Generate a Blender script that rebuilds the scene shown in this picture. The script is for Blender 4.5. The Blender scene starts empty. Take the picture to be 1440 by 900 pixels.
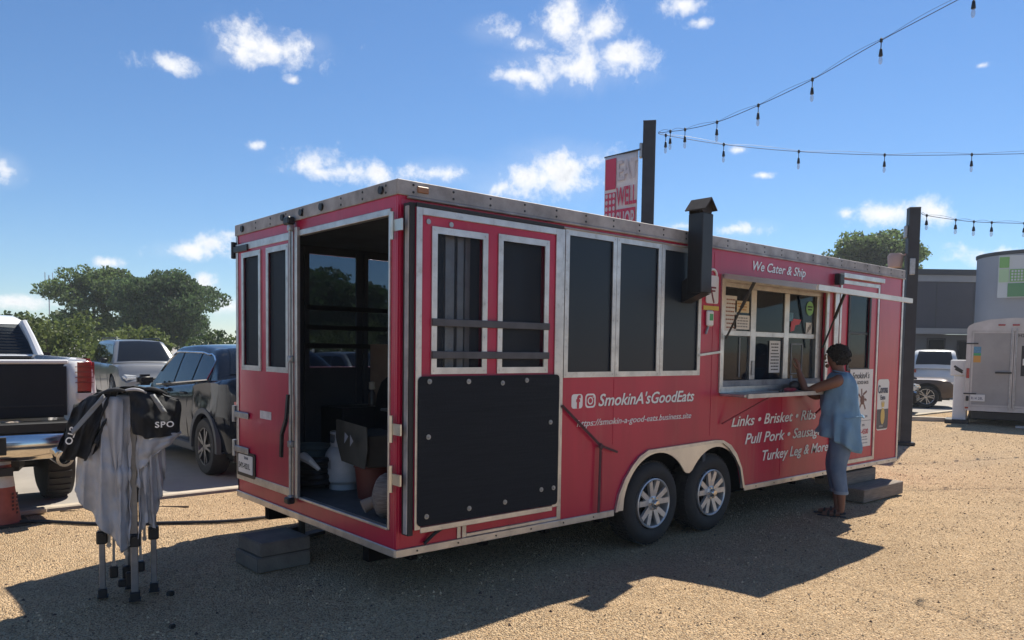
import bpy, bmesh, math, random
import numpy as np
from mathutils import Vector, Matrix, Euler
random.seed(7); rng = np.random.default_rng(7)
rad = math.radians
S = bpy.context.scene
C = S.collection

# ------------------------------------------------------------------ camera
cam_d = bpy.data.cameras.new('camera'); cam = bpy.data.objects.new('camera', cam_d); C.objects.link(cam)
cam_d.sensor_width = 36.0; cam_d.sensor_fit = 'HORIZONTAL'
cam_d.lens = 36.0 * 1085.98 / 1440.0
cam_d.shift_x = 0.0; cam_d.shift_y = 100.45 / 1440.0
cam_d.clip_start = 0.05; cam_d.clip_end = 4000
yaw, pit, rol = 0.858046405, -0.055168803, 0.01443331
fw = Vector((math.cos(yaw)*math.cos(pit), math.sin(yaw)*math.cos(pit), math.sin(pit)))
rt = fw.cross(Vector((0, 0, 1))).normalized(); up = rt.cross(fw)
rt2 = rt*math.cos(rol) + up*math.sin(rol); up2 = up*math.cos(rol) - rt*math.sin(rol)
m = Matrix((rt2, up2, -fw)).transposed().to_4x4()
m.translation = Vector((-2.6091, -4.11857, 1.6626))
cam.matrix_world = m
S.camera = cam

# ------------------------------------------------------------------ sky, sun, exposure
SUN = Vector((0.673, 0.205, 1.0)).normalized()
EL = math.asin(SUN.z); AZ = math.atan2(SUN.x, SUN.y)      # azimuth clockwise from +Y
S.view_settings.view_transform = 'Standard'; S.view_settings.look = 'None'
S.view_settings.exposure = 1.03; S.view_settings.gamma = 1.0
S.render.film_transparent = False
S.cycles.max_bounces = 8; S.cycles.transparent_max_bounces = 16
S.cycles.diffuse_bounces = 4; S.cycles.glossy_bounces = 4
S.cycles.caustics_reflective = False; S.cycles.caustics_refractive = False

W = bpy.data.worlds.new('World'); S.world = W; W.use_nodes = True
nt = W.node_tree; nt.nodes.clear(); N = nt.nodes.new; L = nt.links.new
out = N('ShaderNodeOutputWorld'); bg = N('ShaderNodeBackground'); bg.inputs['Strength'].default_value = 0.061
sky = N('ShaderNodeTexSky'); sky.sky_type = 'NISHITA'; sky.sun_disc = False
sky.sun_elevation = EL; sky.sun_rotation = AZ
sky.altitude = 100; sky.air_density = 1.0; sky.dust_density = 0.0; sky.ozone_density = 8.0
tc = N('ShaderNodeTexCoord')
def vmath(op, a, b=None):
    n = N('ShaderNodeVectorMath'); n.operation = op
    for i, v in enumerate((a, b)):
        if v is None: continue
        if isinstance(v, (tuple, Vector)): n.inputs[i].default_value = v
        else: L(v, n.inputs[i])
    return n.outputs['Value'] if op in ('DOT_PRODUCT', 'LENGTH') else n.outputs['Vector']
def fmath(op, a, b=None, clamp=False):
    n = N('ShaderNodeMath'); n.operation = op; n.use_clamp = clamp
    for i, v in enumerate((a, b)):
        if v is None: continue
        if isinstance(v, (int, float)): n.inputs[i].default_value = v
        else: L(v, n.inputs[i])
    return n.outputs[0]
D = tc.outputs['Generated']
# small fair-weather clouds: direction (x, y, z), half width, half height in radians
CLOUDS = [(0.3787,0.8617,0.3377,0.0618,0.0207),(0.3482,0.8781,0.3281,0.0309,0.0133),(0.4094,0.8443,0.3456,0.0271,0.0134),(0.4021,0.8621,0.3084,0.0128,0.0061),(0.2804,0.9085,0.3099,0.0339,0.0102),(0.6426,0.6666,0.3778,0.0298,0.0252),(0.5893,0.7166,0.3731,0.0300,0.0135),(0.6211,0.6957,0.3609,0.0285,0.0107),(0.6785,0.6301,0.3776,0.0262,0.0163),(0.6617,0.6705,0.3355,0.0772,0.0217),(0.6990,0.6254,0.3468,0.0281,0.0153),(0.6232,0.7099,0.3280,0.0340,0.0094),(0.7309,0.5587,0.3921,0.0268,0.0101),(0.4316,0.8750,0.2194,0.0352,0.0180),(0.4452,0.8703,0.2106,0.0509,0.0099),(0.4935,0.8439,0.2106,0.0415,0.0151),(0.5551,0.8032,0.2163,0.0458,0.0135),(0.6692,0.7123,0.2118,0.0810,0.0255),(0.7090,0.6656,0.2332,0.0313,0.0167),(0.6866,0.6924,0.2219,0.0439,0.0203),(0.6277,0.7523,0.2003,0.0303,0.0120),(0.3117,0.9437,0.1104,0.0522,0.0115),(0.3351,0.9347,0.1185,0.0271,0.0133),(0.2289,0.9692,0.0913,0.0159,0.0064),(0.1320,0.9746,0.1809,0.0166,0.0131),(0.9035,0.3980,0.1589,0.0347,0.0127),(0.9238,0.3486,0.1586,0.0247,0.0154),(0.8856,0.4350,0.1628,0.0106,0.0065),(0.9494,0.2948,0.1080,0.0445,0.0137),(0.8286,0.5394,0.1496,0.0280,0.0076),(0.7891,0.5945,0.1546,0.0257,0.0052),(0.8321,0.5129,0.2109,0.0113,0.0041),(0.3289,0.9415,0.0731,0.0159,0.0134),(0.8121,0.5319,0.2400,0.0130,0.0049),(0.1404,0.9892,0.0426,0.0331,0.0077),(0.3518,0.9349,0.0469,0.0203,0.0120),(0.3725,0.8980,0.2341,0.0096,0.0064),(0.9032,0.3055,0.3015,0.0090,0.0035),(0.7488,0.5468,0.3746,0.0126,0.0059),
  # the same scattered cover goes on round the rest of the sky
  (-0.55,0.80,0.24,0.09,0.03),(-0.85,0.42,0.30,0.11,0.04),(-0.93,-0.10,0.35,0.09,0.035),(-0.75,-0.55,0.36,0.12,0.045),(-0.40,-0.85,0.33,0.10,0.04),(0.05,-0.95,0.30,0.12,0.04),(0.50,-0.80,0.33,0.09,0.03),(0.85,-0.42,0.30,0.11,0.04),(-0.45,-0.45,0.77,0.10,0.05),(0.10,0.55,0.82,0.08,0.04),(-0.60,0.20,0.77,0.09,0.05),(0.35,-0.50,0.79,0.10,0.05),(-0.95,0.15,0.16,0.10,0.025),(-0.2,-0.96,0.14,0.10,0.025)]
field = None
for (x, y, z, a, b) in CLOUDS:
    c = Vector((x, y, z)).normalized()
    r_ = c.cross(Vector((0, 0, 1))).normalized(); u_ = r_.cross(c)
    d = vmath('SUBTRACT', D, tuple(c))
    cx = N('ShaderNodeCombineXYZ')
    L(vmath('DOT_PRODUCT', d, tuple(r_/(a*1.2))), cx.inputs[0]); L(vmath('DOT_PRODUCT', d, tuple(u_/(b*1.25))), cx.inputs[1])
    ln = vmath('LENGTH', cx.outputs[0])
    field = ln if field is None else fmath('MINIMUM', field, ln)
env = fmath('SUBTRACT', 1.0, field)
def noise(scale, detail, rough, vec, dist=0.0):
    n = N('ShaderNodeTexNoise'); n.inputs['Scale'].default_value = scale; n.inputs['Detail'].default_value = detail
    n.inputs['Roughness'].default_value = rough; n.inputs['Distortion'].default_value = dist; L(vec, n.inputs['Vector'])
    return n.outputs['Fac']
def ramp(fac, a, b, ease=True):
    n = N('ShaderNodeMapRange'); n.interpolation_type = 'SMOOTHSTEP' if ease else 'LINEAR'
    n.inputs['From Min'].default_value = a; n.inputs['From Max'].default_value = b; L(fac, n.inputs['Value'])
    return n.outputs['Result']
def density(vec):
    f1 = noise(27, 12, 0.66, vec, 0.15)
    f2 = noise(9, 3, 0.5, vec)
    return fmath('ADD', env, fmath('ADD', fmath('MULTIPLY', fmath('SUBTRACT', f1, 0.5), 3.3), fmath('MULTIPLY', fmath('SUBTRACT', f2, 0.5), 0.8)))
den = density(D)
alpha = fmath('MULTIPLY', ramp(den, -0.05, 1.15), 0.97)
wisp = fmath('MULTIPLY', ramp(fmath('ADD', fmath('MULTIPLY', env, 0.25), noise(5, 7, 0.62, D, 0.6)), 0.45, 0.85), 0.16)
cov = fmath('MAXIMUM', alpha, wisp)
thick = ramp(noise(40, 6, 0.6, D), 0.35, 0.7)
core = fmath('MULTIPLY', ramp(den, 0.6, 1.7), thick)
mixc = N('ShaderNodeMix'); mixc.data_type = 'RGBA'
mixc.inputs['A'].default_value = (8.6, 8.6, 8.7, 1); mixc.inputs['B'].default_value = (5.2, 5.6, 6.2, 1)
L(core, mixc.inputs['Factor'])
mixs = N('ShaderNodeMix'); mixs.data_type = 'RGBA'
L(cov, mixs.inputs['Factor']); hsv = N('ShaderNodeHueSaturation'); hsv.inputs['Saturation'].default_value = 1.05; L(sky.outputs[0], hsv.inputs['Color']); L(hsv.outputs[0], mixs.inputs['A']); L(mixc.outputs['Result'], mixs.inputs['B'])
L(mixs.outputs['Result'], bg.inputs['Color']); L(bg.outputs[0], out.inputs[0])

sun_d = bpy.data.lights.new('sun', 'SUN'); sun_d.energy = 3.9; sun_d.angle = rad(0.53); sun_d.color = (1.0, 0.93, 0.81)
sun = bpy.data.objects.new('sun', sun_d); C.objects.link(sun)
sun.rotation_euler = SUN.to_track_quat('Z', 'Y').to_euler(); sun.location = SUN*60

# ------------------------------------------------------------------ materials
MATS = {}
def mat(name, col, rough=0.6, metal=0.0, var=0.0, vscale=3.0, bump=0.0, bscale=60.0, col2=None, coat=0.0, spec=0.5, streak=None, island=0.0):
    if name in MATS: return MATS[name]
    mt = bpy.data.materials.new(name); mt.use_nodes = True; t = mt.node_tree
    b = t.nodes['Principled BSDF']
    c4 = (*col, 1)
    b.inputs['Base Color'].default_value = c4; b.inputs['Roughness'].default_value = rough
    b.inputs['Metallic'].default_value = metal; b.inputs['Specular IOR Level'].default_value = spec
    if coat: b.inputs['Coat Weight'].default_value = coat; b.inputs['Coat Roughness'].default_value = 0.08
    co = t.nodes.new('ShaderNodeTexCoord')
    if var or col2:
        n = t.nodes.new('ShaderNodeTexNoise'); n.inputs['Scale'].default_value = vscale; n.inputs['Detail'].default_value = 6; n.inputs['Roughness'].default_value = 0.62
        if streak:
            mp = t.nodes.new('ShaderNodeMapping'); mp.inputs['Scale'].default_value = streak
            t.links.new(co.outputs['Object'], mp.inputs[0]); t.links.new(mp.outputs[0], n.inputs['Vector'])
        else: t.links.new(co.outputs['Object'], n.inputs['Vector'])
        r = t.nodes.new('ShaderNodeMapRange'); r.inputs['From Min'].default_value = 0.32; r.inputs['From Max'].default_value = 0.68
        t.links.new(n.outputs['Fac'], r.inputs['Value'])
        mx = t.nodes.new('ShaderNodeMix'); mx.data_type = 'RGBA'
        mx.inputs['A'].default_value = c4
        mx.inputs['B'].default_value = (*(col2 if col2 else tuple(v*(1-var) for v in col)), 1)
        t.links.new(r.outputs[0], mx.inputs['Factor']); res = mx.outputs['Result']
        if island:
            g = t.nodes.new('ShaderNodeNewGeometry'); hs = t.nodes.new('ShaderNodeHueSaturation')
            mr = t.nodes.new('ShaderNodeMapRange'); mr.inputs['To Min'].default_value = 1-island; mr.inputs['To Max'].default_value = 1+island
            t.links.new(g.outputs['Random Per Island'], mr.inputs['Value']); t.links.new(mr.outputs[0], hs.inputs['Value'])
            t.links.new(res, hs.inputs['Color']); res = hs.outputs[0]
        t.links.new(res, b.inputs['Base Color'])
        r2 = t.nodes.new('ShaderNodeMapRange'); r2.inputs['To Min'].default_value = rough*0.85; r2.inputs['To Max'].default_value = min(1, rough*1.25)
        t.links.new(n.outputs['Fac'], r2.inputs['Value']); t.links.new(r2.outputs[0], b.inputs['Roughness'])
    if bump:
        n = t.nodes.new('ShaderNodeTexNoise'); n.inputs['Scale'].default_value = bscale; n.inputs['Detail'].default_value = 5
        t.links.new(co.outputs['Object'], n.inputs['Vector'])
        bp = t.nodes.new('ShaderNodeBump'); bp.inputs['Strength'].default_value = bump; bp.inputs['Distance'].default_value = 0.01
        t.links.new(n.outputs['Fac'], bp.inputs['Height']); t.links.new(bp.outputs[0], b.inputs['Normal'])
    MATS[name] = mt; return mt
def glass(name, tint, through, rough=0.03, base=(0.01, 0.012, 0.015)):
    """Pane seen from outside: a dark film that lets part of the light through and mirrors the rest by angle."""
    if name in MATS: return MATS[name]
    mt = bpy.data.materials.new(name); mt.use_nodes = True; t = mt.node_tree; b = t.nodes['Principled BSDF']
    b.inputs['Base Color'].default_value = (*base, 1); b.inputs['Roughness'].default_value = rough
    tr = t.nodes.new('ShaderNodeBsdfTransparent'); tr.inputs[0].default_value = (*tint, 1)
    mx = t.nodes.new('ShaderNodeMixShader'); mx.inputs[0].default_value = through
    t.links.new(b.outputs[0], mx.inputs[1]); t.links.new(tr.outputs[0], mx.inputs[2])
    t.links.new(mx.outputs[0], t.nodes['Material Output'].inputs[0])
    MATS[name] = mt; return mt

RED = mat('red_trailer_paint', (0.50, 0.008, 0.056), 0.32, 0, 0.26, 1.2, 0.10, 3, coat=0.15, streak=(2.5, 2.5, .5))
def weather(m_, col, lo, hi, amount, scale=(7, 7, .6)):
    """Runs of dust and old drips over a painted sheet."""
    t = m_.node_tree; b = t.nodes['Principled BSDF']; src = b.inputs['Base Color'].links[0].from_socket
    co = t.nodes.new('ShaderNodeTexCoord'); mp = t.nodes.new('ShaderNodeMapping'); mp.inputs['Scale'].default_value = scale; mp.inputs['Location'].default_value = (3.1, 1.7, .4)
    n = t.nodes.new('ShaderNodeTexNoise'); n.inputs['Scale'].default_value = 1.0; n.inputs['Detail'].default_value = 8; n.inputs['Roughness'].default_value = .7
    r = t.nodes.new('ShaderNodeMapRange'); r.inputs['From Min'].default_value = lo; r.inputs['From Max'].default_value = hi; r.inputs['To Max'].default_value = amount
    mx = t.nodes.new('ShaderNodeMix'); mx.data_type = 'RGBA'; mx.inputs['B'].default_value = (*col, 1)
    t.links.new(co.outputs['Object'], mp.inputs[0]); t.links.new(mp.outputs[0], n.inputs['Vector']); t.links.new(n.outputs['Fac'], r.inputs['Value'])
    t.links.new(r.outputs[0], mx.inputs['Factor']); t.links.new(src, mx.inputs['A']); t.links.new(mx.outputs['Result'], b.inputs['Base Color'])
weather(RED, (.40, .26, .20), .56, .82, .20)
RED2 = mat('faded_red_paint', (0.46, 0.012, 0.066), 0.42, 0, 0.25, 2.5, 0.04, 9, coat=0.1)
ALU = mat('brushed_aluminium', (0.66, 0.64, 0.62), 0.38, 0.85, 0.3, 6, 0.1, 40)
ALUD = mat('weathered_aluminium', (0.46, 0.44, 0.43), 0.7, 0.35, 0.45, 5, 0.12, 30)
CHROME = mat('chrome', (0.78, 0.77, 0.76), 0.12, 1.0, 0.15, 8)
STEEL = mat('galvanised_steel', (0.45, 0.46, 0.47), 0.42, 0.8, 0.35, 14)
SCREEN = glass('insect_screen', (0.75, 0.8, 0.85), 0.10, 0.28, (0.010, 0.017, 0.030))
SCREEN.node_tree.nodes['Principled BSDF'].inputs['Specular IOR Level'].default_value = .35
SCREEN2 = glass('thin_insect_screen', (0.8, 0.84, 0.9), 0.55, 0.5, (0.010, 0.016, 0.027))
SCREEN3 = glass('open_weave_screen', (0.9, 0.92, 0.95), 0.72, 0.5, (0.010, 0.016, 0.027))
PANE = glass('window_pane', (0.5, 0.6, 0.72), 0.5, 0.05, (0.010, 0.018, 0.034))
CARGLASS = glass('tinted_car_glass', (0.3, 0.33, 0.36), 0.25, 0.02)
CARGLASS.node_tree.nodes['Principled BSDF'].inputs['Specular IOR Level'].default_value = 0.5; CARGLASS.node_tree.nodes['Principled BSDF'].inputs['Coat Weight'].default_value = 0.2
weather(ALU, (.22, .17, .13), .55, .78, .5, (14, 14, 14)); weather(RED2, (.42, .25, .22), .54, .84, .22)
BLACK = mat('black_plastic', (0.012, 0.013, 0.015), 0.45, 0, 0.3, 8)
RUBBER = mat('tyre_rubber', (0.018, 0.018, 0.02), 0.75, 0, 0.4, 9, 0.15, 50, col2=(0.04, 0.038, 0.035))
MAT = mat('black_ribbed_rubber_mat', (0.007, 0.011, 0.018), 0.62, 0, 0.3, 4, 0.35, 90, streak=(1, 1, 30), spec=0.22)
BLKM = mat('black_painted_metal', (0.022, 0.024, 0.027), 0.42, 0.2, 0.4, 5, 0.05, 30)
POLEM = mat('dark_grey_painted_post', (0.030, 0.034, 0.042), 0.5, 0.1, 0.35, 3)
WHITE = mat('white_paint', (0.78, 0.78, 0.77), 0.4, 0, 0.08, 4)
OFFW = mat('white_vinyl_lettering', (0.88, 0.86, 0.83), 0.45, 0, 0.12, 6)
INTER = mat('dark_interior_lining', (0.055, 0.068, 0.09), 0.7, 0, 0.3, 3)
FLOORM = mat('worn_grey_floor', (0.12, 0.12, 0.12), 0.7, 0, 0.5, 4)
BOARD = mat('white_printed_board', (0.72, 0.70, 0.67), 0.5, 0, 0.06, 5)
INK = mat('black_print', (0.02, 0.02, 0.022), 0.55)
REDINK = mat('red_print', (0.45, 0.03, 0.05), 0.5)
NAVY = mat('navy_print', (0.02, 0.03, 0.08), 0.5)
GOLD = mat('gold_print', (0.62, 0.42, 0.10), 0.45)
LENS_R = mat('red_lamp_lens', (0.30, 0.010, 0.014), 0.22, 0, coat=0.6)
LENS_A = mat('amber_lamp_lens', (0.32, 0.15, 0.07), 0.5)

# ------------------------------------------------------------------ mesh helpers
class MB:
    """Collects simple shapes; build() links them as ONE mesh object."""
    def __init__(s): s.bm = bmesh.new()
    def _xf(s, vs, M):
        if M is not None: bmesh.ops.transform(s.bm, matrix=M, verts=vs)
        return s
    def box(s, c, d, rot=None, bev=0.0, seg=1):
        r = bmesh.ops.create_cube(s.bm, size=1.0); vs = r['verts']
        bmesh.ops.scale(s.bm, vec=d, verts=vs)
        if bev:
            es = list({e for v in vs for e in v.link_edges})
            q = bmesh.ops.bevel(s.bm, geom=es, offset=bev, segments=seg, affect='EDGES', clamp_overlap=True)
            vs = list({v for f in q['faces'] for v in f.verts} | {v for v in vs if v.is_valid})
        M = Matrix.Translation(c)
        if rot is not None: M = M @ (rot if isinstance(rot, Matrix) else Euler(rot).to_matrix().to_4x4())
        return s._xf(vs, M)
    def b2(s, a, b, bev=0.0):
        a, b = Vector(a), Vector(b); return s.box((a+b)/2, (abs(b.x-a.x), abs(b.y-a.y), abs(b.z-a.z)), None, bev)
    def cyl(s, a, b, r, r2=None, n=12, caps=True):
        a, b = Vector(a), Vector(b); d = b-a
        q = bmesh.ops.create_cone(s.bm, cap_ends=caps, segments=n, radius1=r, radius2=r if r2 is None else r2, depth=d.length)
        return s._xf(q['verts'], Matrix.Translation((a+b)/2) @ d.to_track_quat('Z', 'Y').to_matrix().to_4x4())
    def sph(s, c, r, sc=(1, 1, 1), n=12):
        q = bmesh.ops.create_uvsphere(s.bm, u_segments=n, v_segments=max(6, n*2//3), radius=r)
        return s._xf(q['verts'], Matrix.Translation(c) @ Matrix.Diagonal((*sc, 1)))
    def tube(s, pts, r, n=8, close=False):
        pts = [Vector(p) for p in pts]; rings = []
        for i, p in enumerate(pts):
            a = pts[max(0, i-1)]; b = pts[min(len(pts)-1, i+1)]; t = (b-a).normalized()
            u = t.cross(Vector((0, 0, 1)) if abs(t.z) < .95 else Vector((1, 0, 0))).normalized(); v = t.cross(u)
            ri = r[i] if isinstance(r, (list, tuple)) else r
            rings.append([s.bm.verts.new(p + (u*math.cos(2*math.pi*k/n) + v*math.sin(2*math.pi*k/n))*ri) for k in range(n)])
        for A, B in zip(rings, rings[1:]):
            for k in range(n): s.bm.faces.new((A[k], A[(k+1) % n], B[(k+1) % n], B[k]))
        s.bm.faces.new(rings[0][::-1]); s.bm.faces.new(rings[-1]); return s
    def bar(s, a, b, w, t, upv=(0, 0, 1)):
        a, b = Vector(a), Vector(b); d = (b-a); X = d.normalized(); Y = Vector(upv).cross(X)
        if Y.length < 1e-4: Y = Vector((1, 0, 0)).cross(X)
        Y.normalize(); Z = X.cross(Y)
        R = Matrix((X, Y, Z)).transposed().to_4x4()
        return s.box((a+b)/2, (d.length, w, t), R)
    def lathe(s, prof, c=(0, 0, 0), n=24, axis='Z', cap=False):
        rings = []
        for (r, z) in prof:
            ring = []
            for k in range(n):
                t = 2*math.pi*k/n; p = (r*math.cos(t), r*math.sin(t), z)
                if axis == 'Y': p = (p[0], z, p[1])
                elif axis == 'X': p = (z, p[0], p[1])
                ring.append(s.bm.verts.new(Vector(p)+Vector(c)))
            rings.append(ring)
        for A, B in zip(rings, rings[1:]):
            for k in range(n): s.bm.faces.new((A[k], A[(k+1) % n], B[(k+1) % n], B[k]))
        if cap: s.bm.faces.new(rings[0][::-1]); s.bm.faces.new(rings[-1])
        return s
    def plate(s, loops, to3, depth):
        """Flat plate from an outer loop and hole loops of 2-D points; to3 maps (u, v, w) into space."""
        es = []
        for lp in loops:
            vs = [s.bm.verts.new(to3(p[0], p[1], 0.0)) for p in lp]
            es += [s.bm.edges.new((vs[i], vs[(i+1) % len(vs)])) for i in range(len(vs))]
        q = bmesh.ops.triangle_fill(s.bm, use_beauty=True, use_dissolve=False, edges=es)
        fs = [g for g in q['geom'] if isinstance(g, bmesh.types.BMFace)]
        if depth:
            e = bmesh.ops.extrude_face_region(s.bm, geom=fs)
            dv = to3(0, 0, depth)-to3(0, 0, 0)
            bmesh.ops.translate(s.bm, vec=dv, verts=[g for g in e['geom'] if isinstance(g, bmesh.types.BMVert)])
        return s
    def grid(s, P, closed=False):
        vs = [[s.bm.verts.new(Vector(p)) for p in row] for row in P]
        for A, B in zip(vs, vs[1:]):
            m_ = len(A)
            for k in range(m_ if closed else m_-1):
                try: s.bm.faces.new((A[k], A[(k+1) % m_], B[(k+1) % m_], B[k]))
                except ValueError: pass
        return s
    def face(s, pts): s.bm.faces.new([s.bm.verts.new(Vector(p)) for p in pts]); return s
    def mesh(s, name, m_, smooth=False):
        bmesh.ops.recalc_face_normals(s.bm, faces=s.bm.faces)
        me = bpy.data.meshes.new(name); s.bm.to_mesh(me); s.bm.free()
        if m_: me.materials.append(m_)
        if smooth:
            me.polygons.foreach_set('use_smooth', [True]*len(me.polygons))
        return me
    def build(s, name, m_, parent=None, smooth=False, label=None, sharp=None):
        me = s.mesh(name, m_, smooth)
        if smooth: me.set_sharp_from_angle(angle=rad(sharp if sharp else 40))
        return add(name, me, parent, label)
def add(name, me, parent=None, label=None):
    o = bpy.data.objects.new(name, me); C.objects.link(o)
    if parent: o.parent = parent
    if label: o['label'] = label
    return o
def thing(name, label, cat, loc=(0, 0, 0), rz=0.0, group=None):
    o = bpy.data.objects.new(name, None); C.objects.link(o); o.empty_display_size = 0.2
    o.location = loc; o.rotation_euler = (0, 0, rz); o['label'] = label; o['category'] = cat
    if group: o['group'] = group
    return o
def tag(o, label, cat, group=None):
    o['label'] = label; o['category'] = cat
    if group: o['group'] = group
    return o
def struct(o): o['kind'] = 'structure'; return o
def stuff(o): o['kind'] = 'stuff'; return o
def kids(o): return [c for c in C.objects if c.parent == o]
def copy_tree(o, parent=None):
    c = o.copy(); C.objects.link(c); c.parent = parent
    for k in kids(o): copy_tree(k, c)
    return c
def subsurf(o, lv=1):
    md = o.modifiers.new('smooth', 'SUBSURF'); md.levels = lv; md.render_levels = lv; return o
def solid(o, t):
    md = o.modifiers.new('thickness', 'SOLIDIFY'); md.thickness = t; md.offset = 0; return o
def crumple(o, strength, size, lv=1):
    """Crease a cloth surface with hard-edged procedural noise."""
    subsurf(o, lv)
    tx = bpy.data.textures.new('cloth_creases', 'CLOUDS'); tx.noise_scale = size; tx.noise_type = 'HARD_NOISE'; tx.noise_depth = 2
    md = o.modifiers.new('creases', 'DISPLACE'); md.texture = tx; md.texture_coords = 'LOCAL'; md.strength = strength; md.mid_level = .5
    return o
def text(name, body, size, loc, R, m_, parent, shear=0.0, sx=1.0, bold=0.0, align='LEFT', ext=0.001, label=None, space=1.0):
    """Flat lettering: R maps letter x,y,z axes into the parent's space."""
    cu = bpy.data.curves.new(name, 'FONT'); cu.body = body; cu.size = size; cu.shear = shear; cu.offset = bold
    cu.extrude = ext; cu.align_x = align; cu.resolution_u = 3; cu.space_character = space
    t = bpy.data.objects.new('tmp', cu); C.objects.link(t)
    me = bpy.data.meshes.new_from_object(t.evaluated_get(bpy.context.evaluated_depsgraph_get()))
    bpy.data.objects.remove(t); bpy.data.curves.remove(cu)
    me.materials.clear(); me.materials.append(m_)
    me.transform(Matrix.Translation(loc) @ R.to_4x4() @ Matrix.Diagonal((sx, 1, 1, 1)))
    return add(name, me, parent, label)
RSIDE = Matrix(((1, 0, 0), (0, 0, -1), (0, 1, 0)))          # letters on the y = const side, read along +x
RREAR = Matrix(((0, 0, -1), (-1, 0, 0), (0, 1, 0)))         # letters on the x = const rear, read along -y
def rrect(x0, z0, x1, z1, r, n=5):
    p = []
    for cx_, cz, a0 in ((x1-r, z0+r, -90), (x1-r, z1-r, 0), (x0+r, z1-r, 90), (x0+r, z0+r, 180)):
        for k in range(n+1):
            a = rad(a0+90*k/n); p.append((cx_+r*math.cos(a), cz+r*math.sin(a)))
    return p
def rect(x0, z0, x1, z1): return [(x0, z0), (x1, z0), (x1, z1), (x0, z1)]
def circ(cx_, cz, r, n=16, a0=0, a1=360): return [(cx_+r*math.cos(rad(a0+(a1-a0)*k/n)), cz+r*math.sin(rad(a0+(a1-a0)*k/n))) for k in range(n)]
def side_at(y0): return lambda u, v, w: Vector((u, y0+w, v))      # plates on the y = const side; w>0 goes inward
def rear_at(x0): return lambda u, v, w: Vector((x0+w, u, v))      # plates on the x = const rear
# ------------------------------------------------------------------ ground, lot, kerb
def sheet(name, pts, z, m_):
    b = MB(); b.face([(x, y, z) for x, y in pts]); return struct(b.build(name, m_))
GRAVEL = bpy.data.materials.new('tan_crushed_gravel'); GRAVEL.use_nodes = True
t = GRAVEL.node_tree; b_ = t.nodes['Principled BSDF']; b_.inputs['Roughness'].default_value = 0.95; b_.inputs['Specular IOR Level'].default_value = 0.15
co = t.nodes.new('ShaderNodeTexCoord')
def tn(kind, scale, det=6, rough=0.6):
    n = t.nodes.new(kind); n.inputs['Scale'].default_value = scale
    if kind == 'ShaderNodeTexNoise': n.inputs['Detail'].default_value = det; n.inputs['Roughness'].default_value = rough
    t.links.new(co.outputs['Object'], n.inputs['Vector']); return n
def tmix(f, a, b):
    n = t.nodes.new('ShaderNodeMix'); n.data_type = 'RGBA'
    for k, v in (('Factor', f), ('A', a), ('B', b)):
        if isinstance(v, tuple): n.inputs[k].default_value = (*v, 1)
        elif isinstance(v, float): n.inputs[k].default_value = v
        else: t.links.new(v, n.inputs[k])
    return n.outputs['Result']
def tmap(v, a, b, c=0.0, d=1.0):
    n = t.nodes.new('ShaderNodeMapRange')
    for k, q in zip(('From Min', 'From Max', 'To Min', 'To Max'), (a, b, c, d)): n.inputs[k].default_value = q
    t.links.new(v, n.inputs['Value']); return n.outputs[0]
big = tn('ShaderNodeTexNoise', 0.35, 7, 0.6); mid = tn('ShaderNodeTexNoise', 3.5, 6, 0.6); cell = tn('ShaderNodeTexVoronoi', 80); cell2 = tn('ShaderNodeTexVoronoi', 120)
c1 = tmix(tmap(big.outputs['Fac'], .35, .65), (0.61, 0.415, 0.235), (0.46, 0.305, 0.165))
c2 = tmix(tmap(mid.outputs['Fac'], .42, .7, 0, .75), c1, (0.37, 0.245, 0.13))
sep = t.nodes.new('ShaderNodeSeparateColor'); t.links.new(cell.outputs['Color'], sep.inputs[0])
trk = t.nodes.new('ShaderNodeMapping'); trk.inputs['Scale'].default_value = (0.14, 1.5, 1); trk.inputs['Rotation'].default_value = (0, 0, -0.25); t.links.new(co.outputs['Object'], trk.inputs[0])
worn = t.nodes.new('ShaderNodeTexNoise'); worn.inputs['Scale'].default_value = 1.0; worn.inputs['Detail'].default_value = 7; worn.inputs['Distortion'].default_value = .6; t.links.new(trk.outputs[0], worn.inputs['Vector'])
c2 = tmix(tmap(worn.outputs['Fac'], .48, .72, 0, .55), c2, (0.40, 0.285, 0.18))
c3 = tmix(tmap(sep.outputs[0], .0, 1., 0, .55), c2, (0.66, 0.53, 0.36))
sep2 = t.nodes.new('ShaderNodeSeparateColor'); t.links.new(cell2.outputs['Color'], sep2.inputs[0])
c4 = tmix(tmap(sep2.outputs[1], .62, .92, 0, .85), c3, (0.13, 0.085, 0.055))
t.links.new(c4, b_.inputs['Base Color'])
bp = t.nodes.new('ShaderNodeBump'); bp.inputs['Strength'].default_value = 0.9; bp.inputs['Distance'].default_value = 0.02
ad = t.nodes.new('ShaderNodeMath'); ad.operation = 'ADD'
t.links.new(tmap(cell.outputs['Distance'], 0, .8, 1, 0), ad.inputs[0]); t.links.new(tmap(mid.outputs['Fac'], 0, 1, 0, 1.6), ad.inputs[1])
t.links.new(ad.outputs[0], bp.inputs['Height']); t.links.new(bp.outputs[0], b_.inputs['Normal'])

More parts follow.
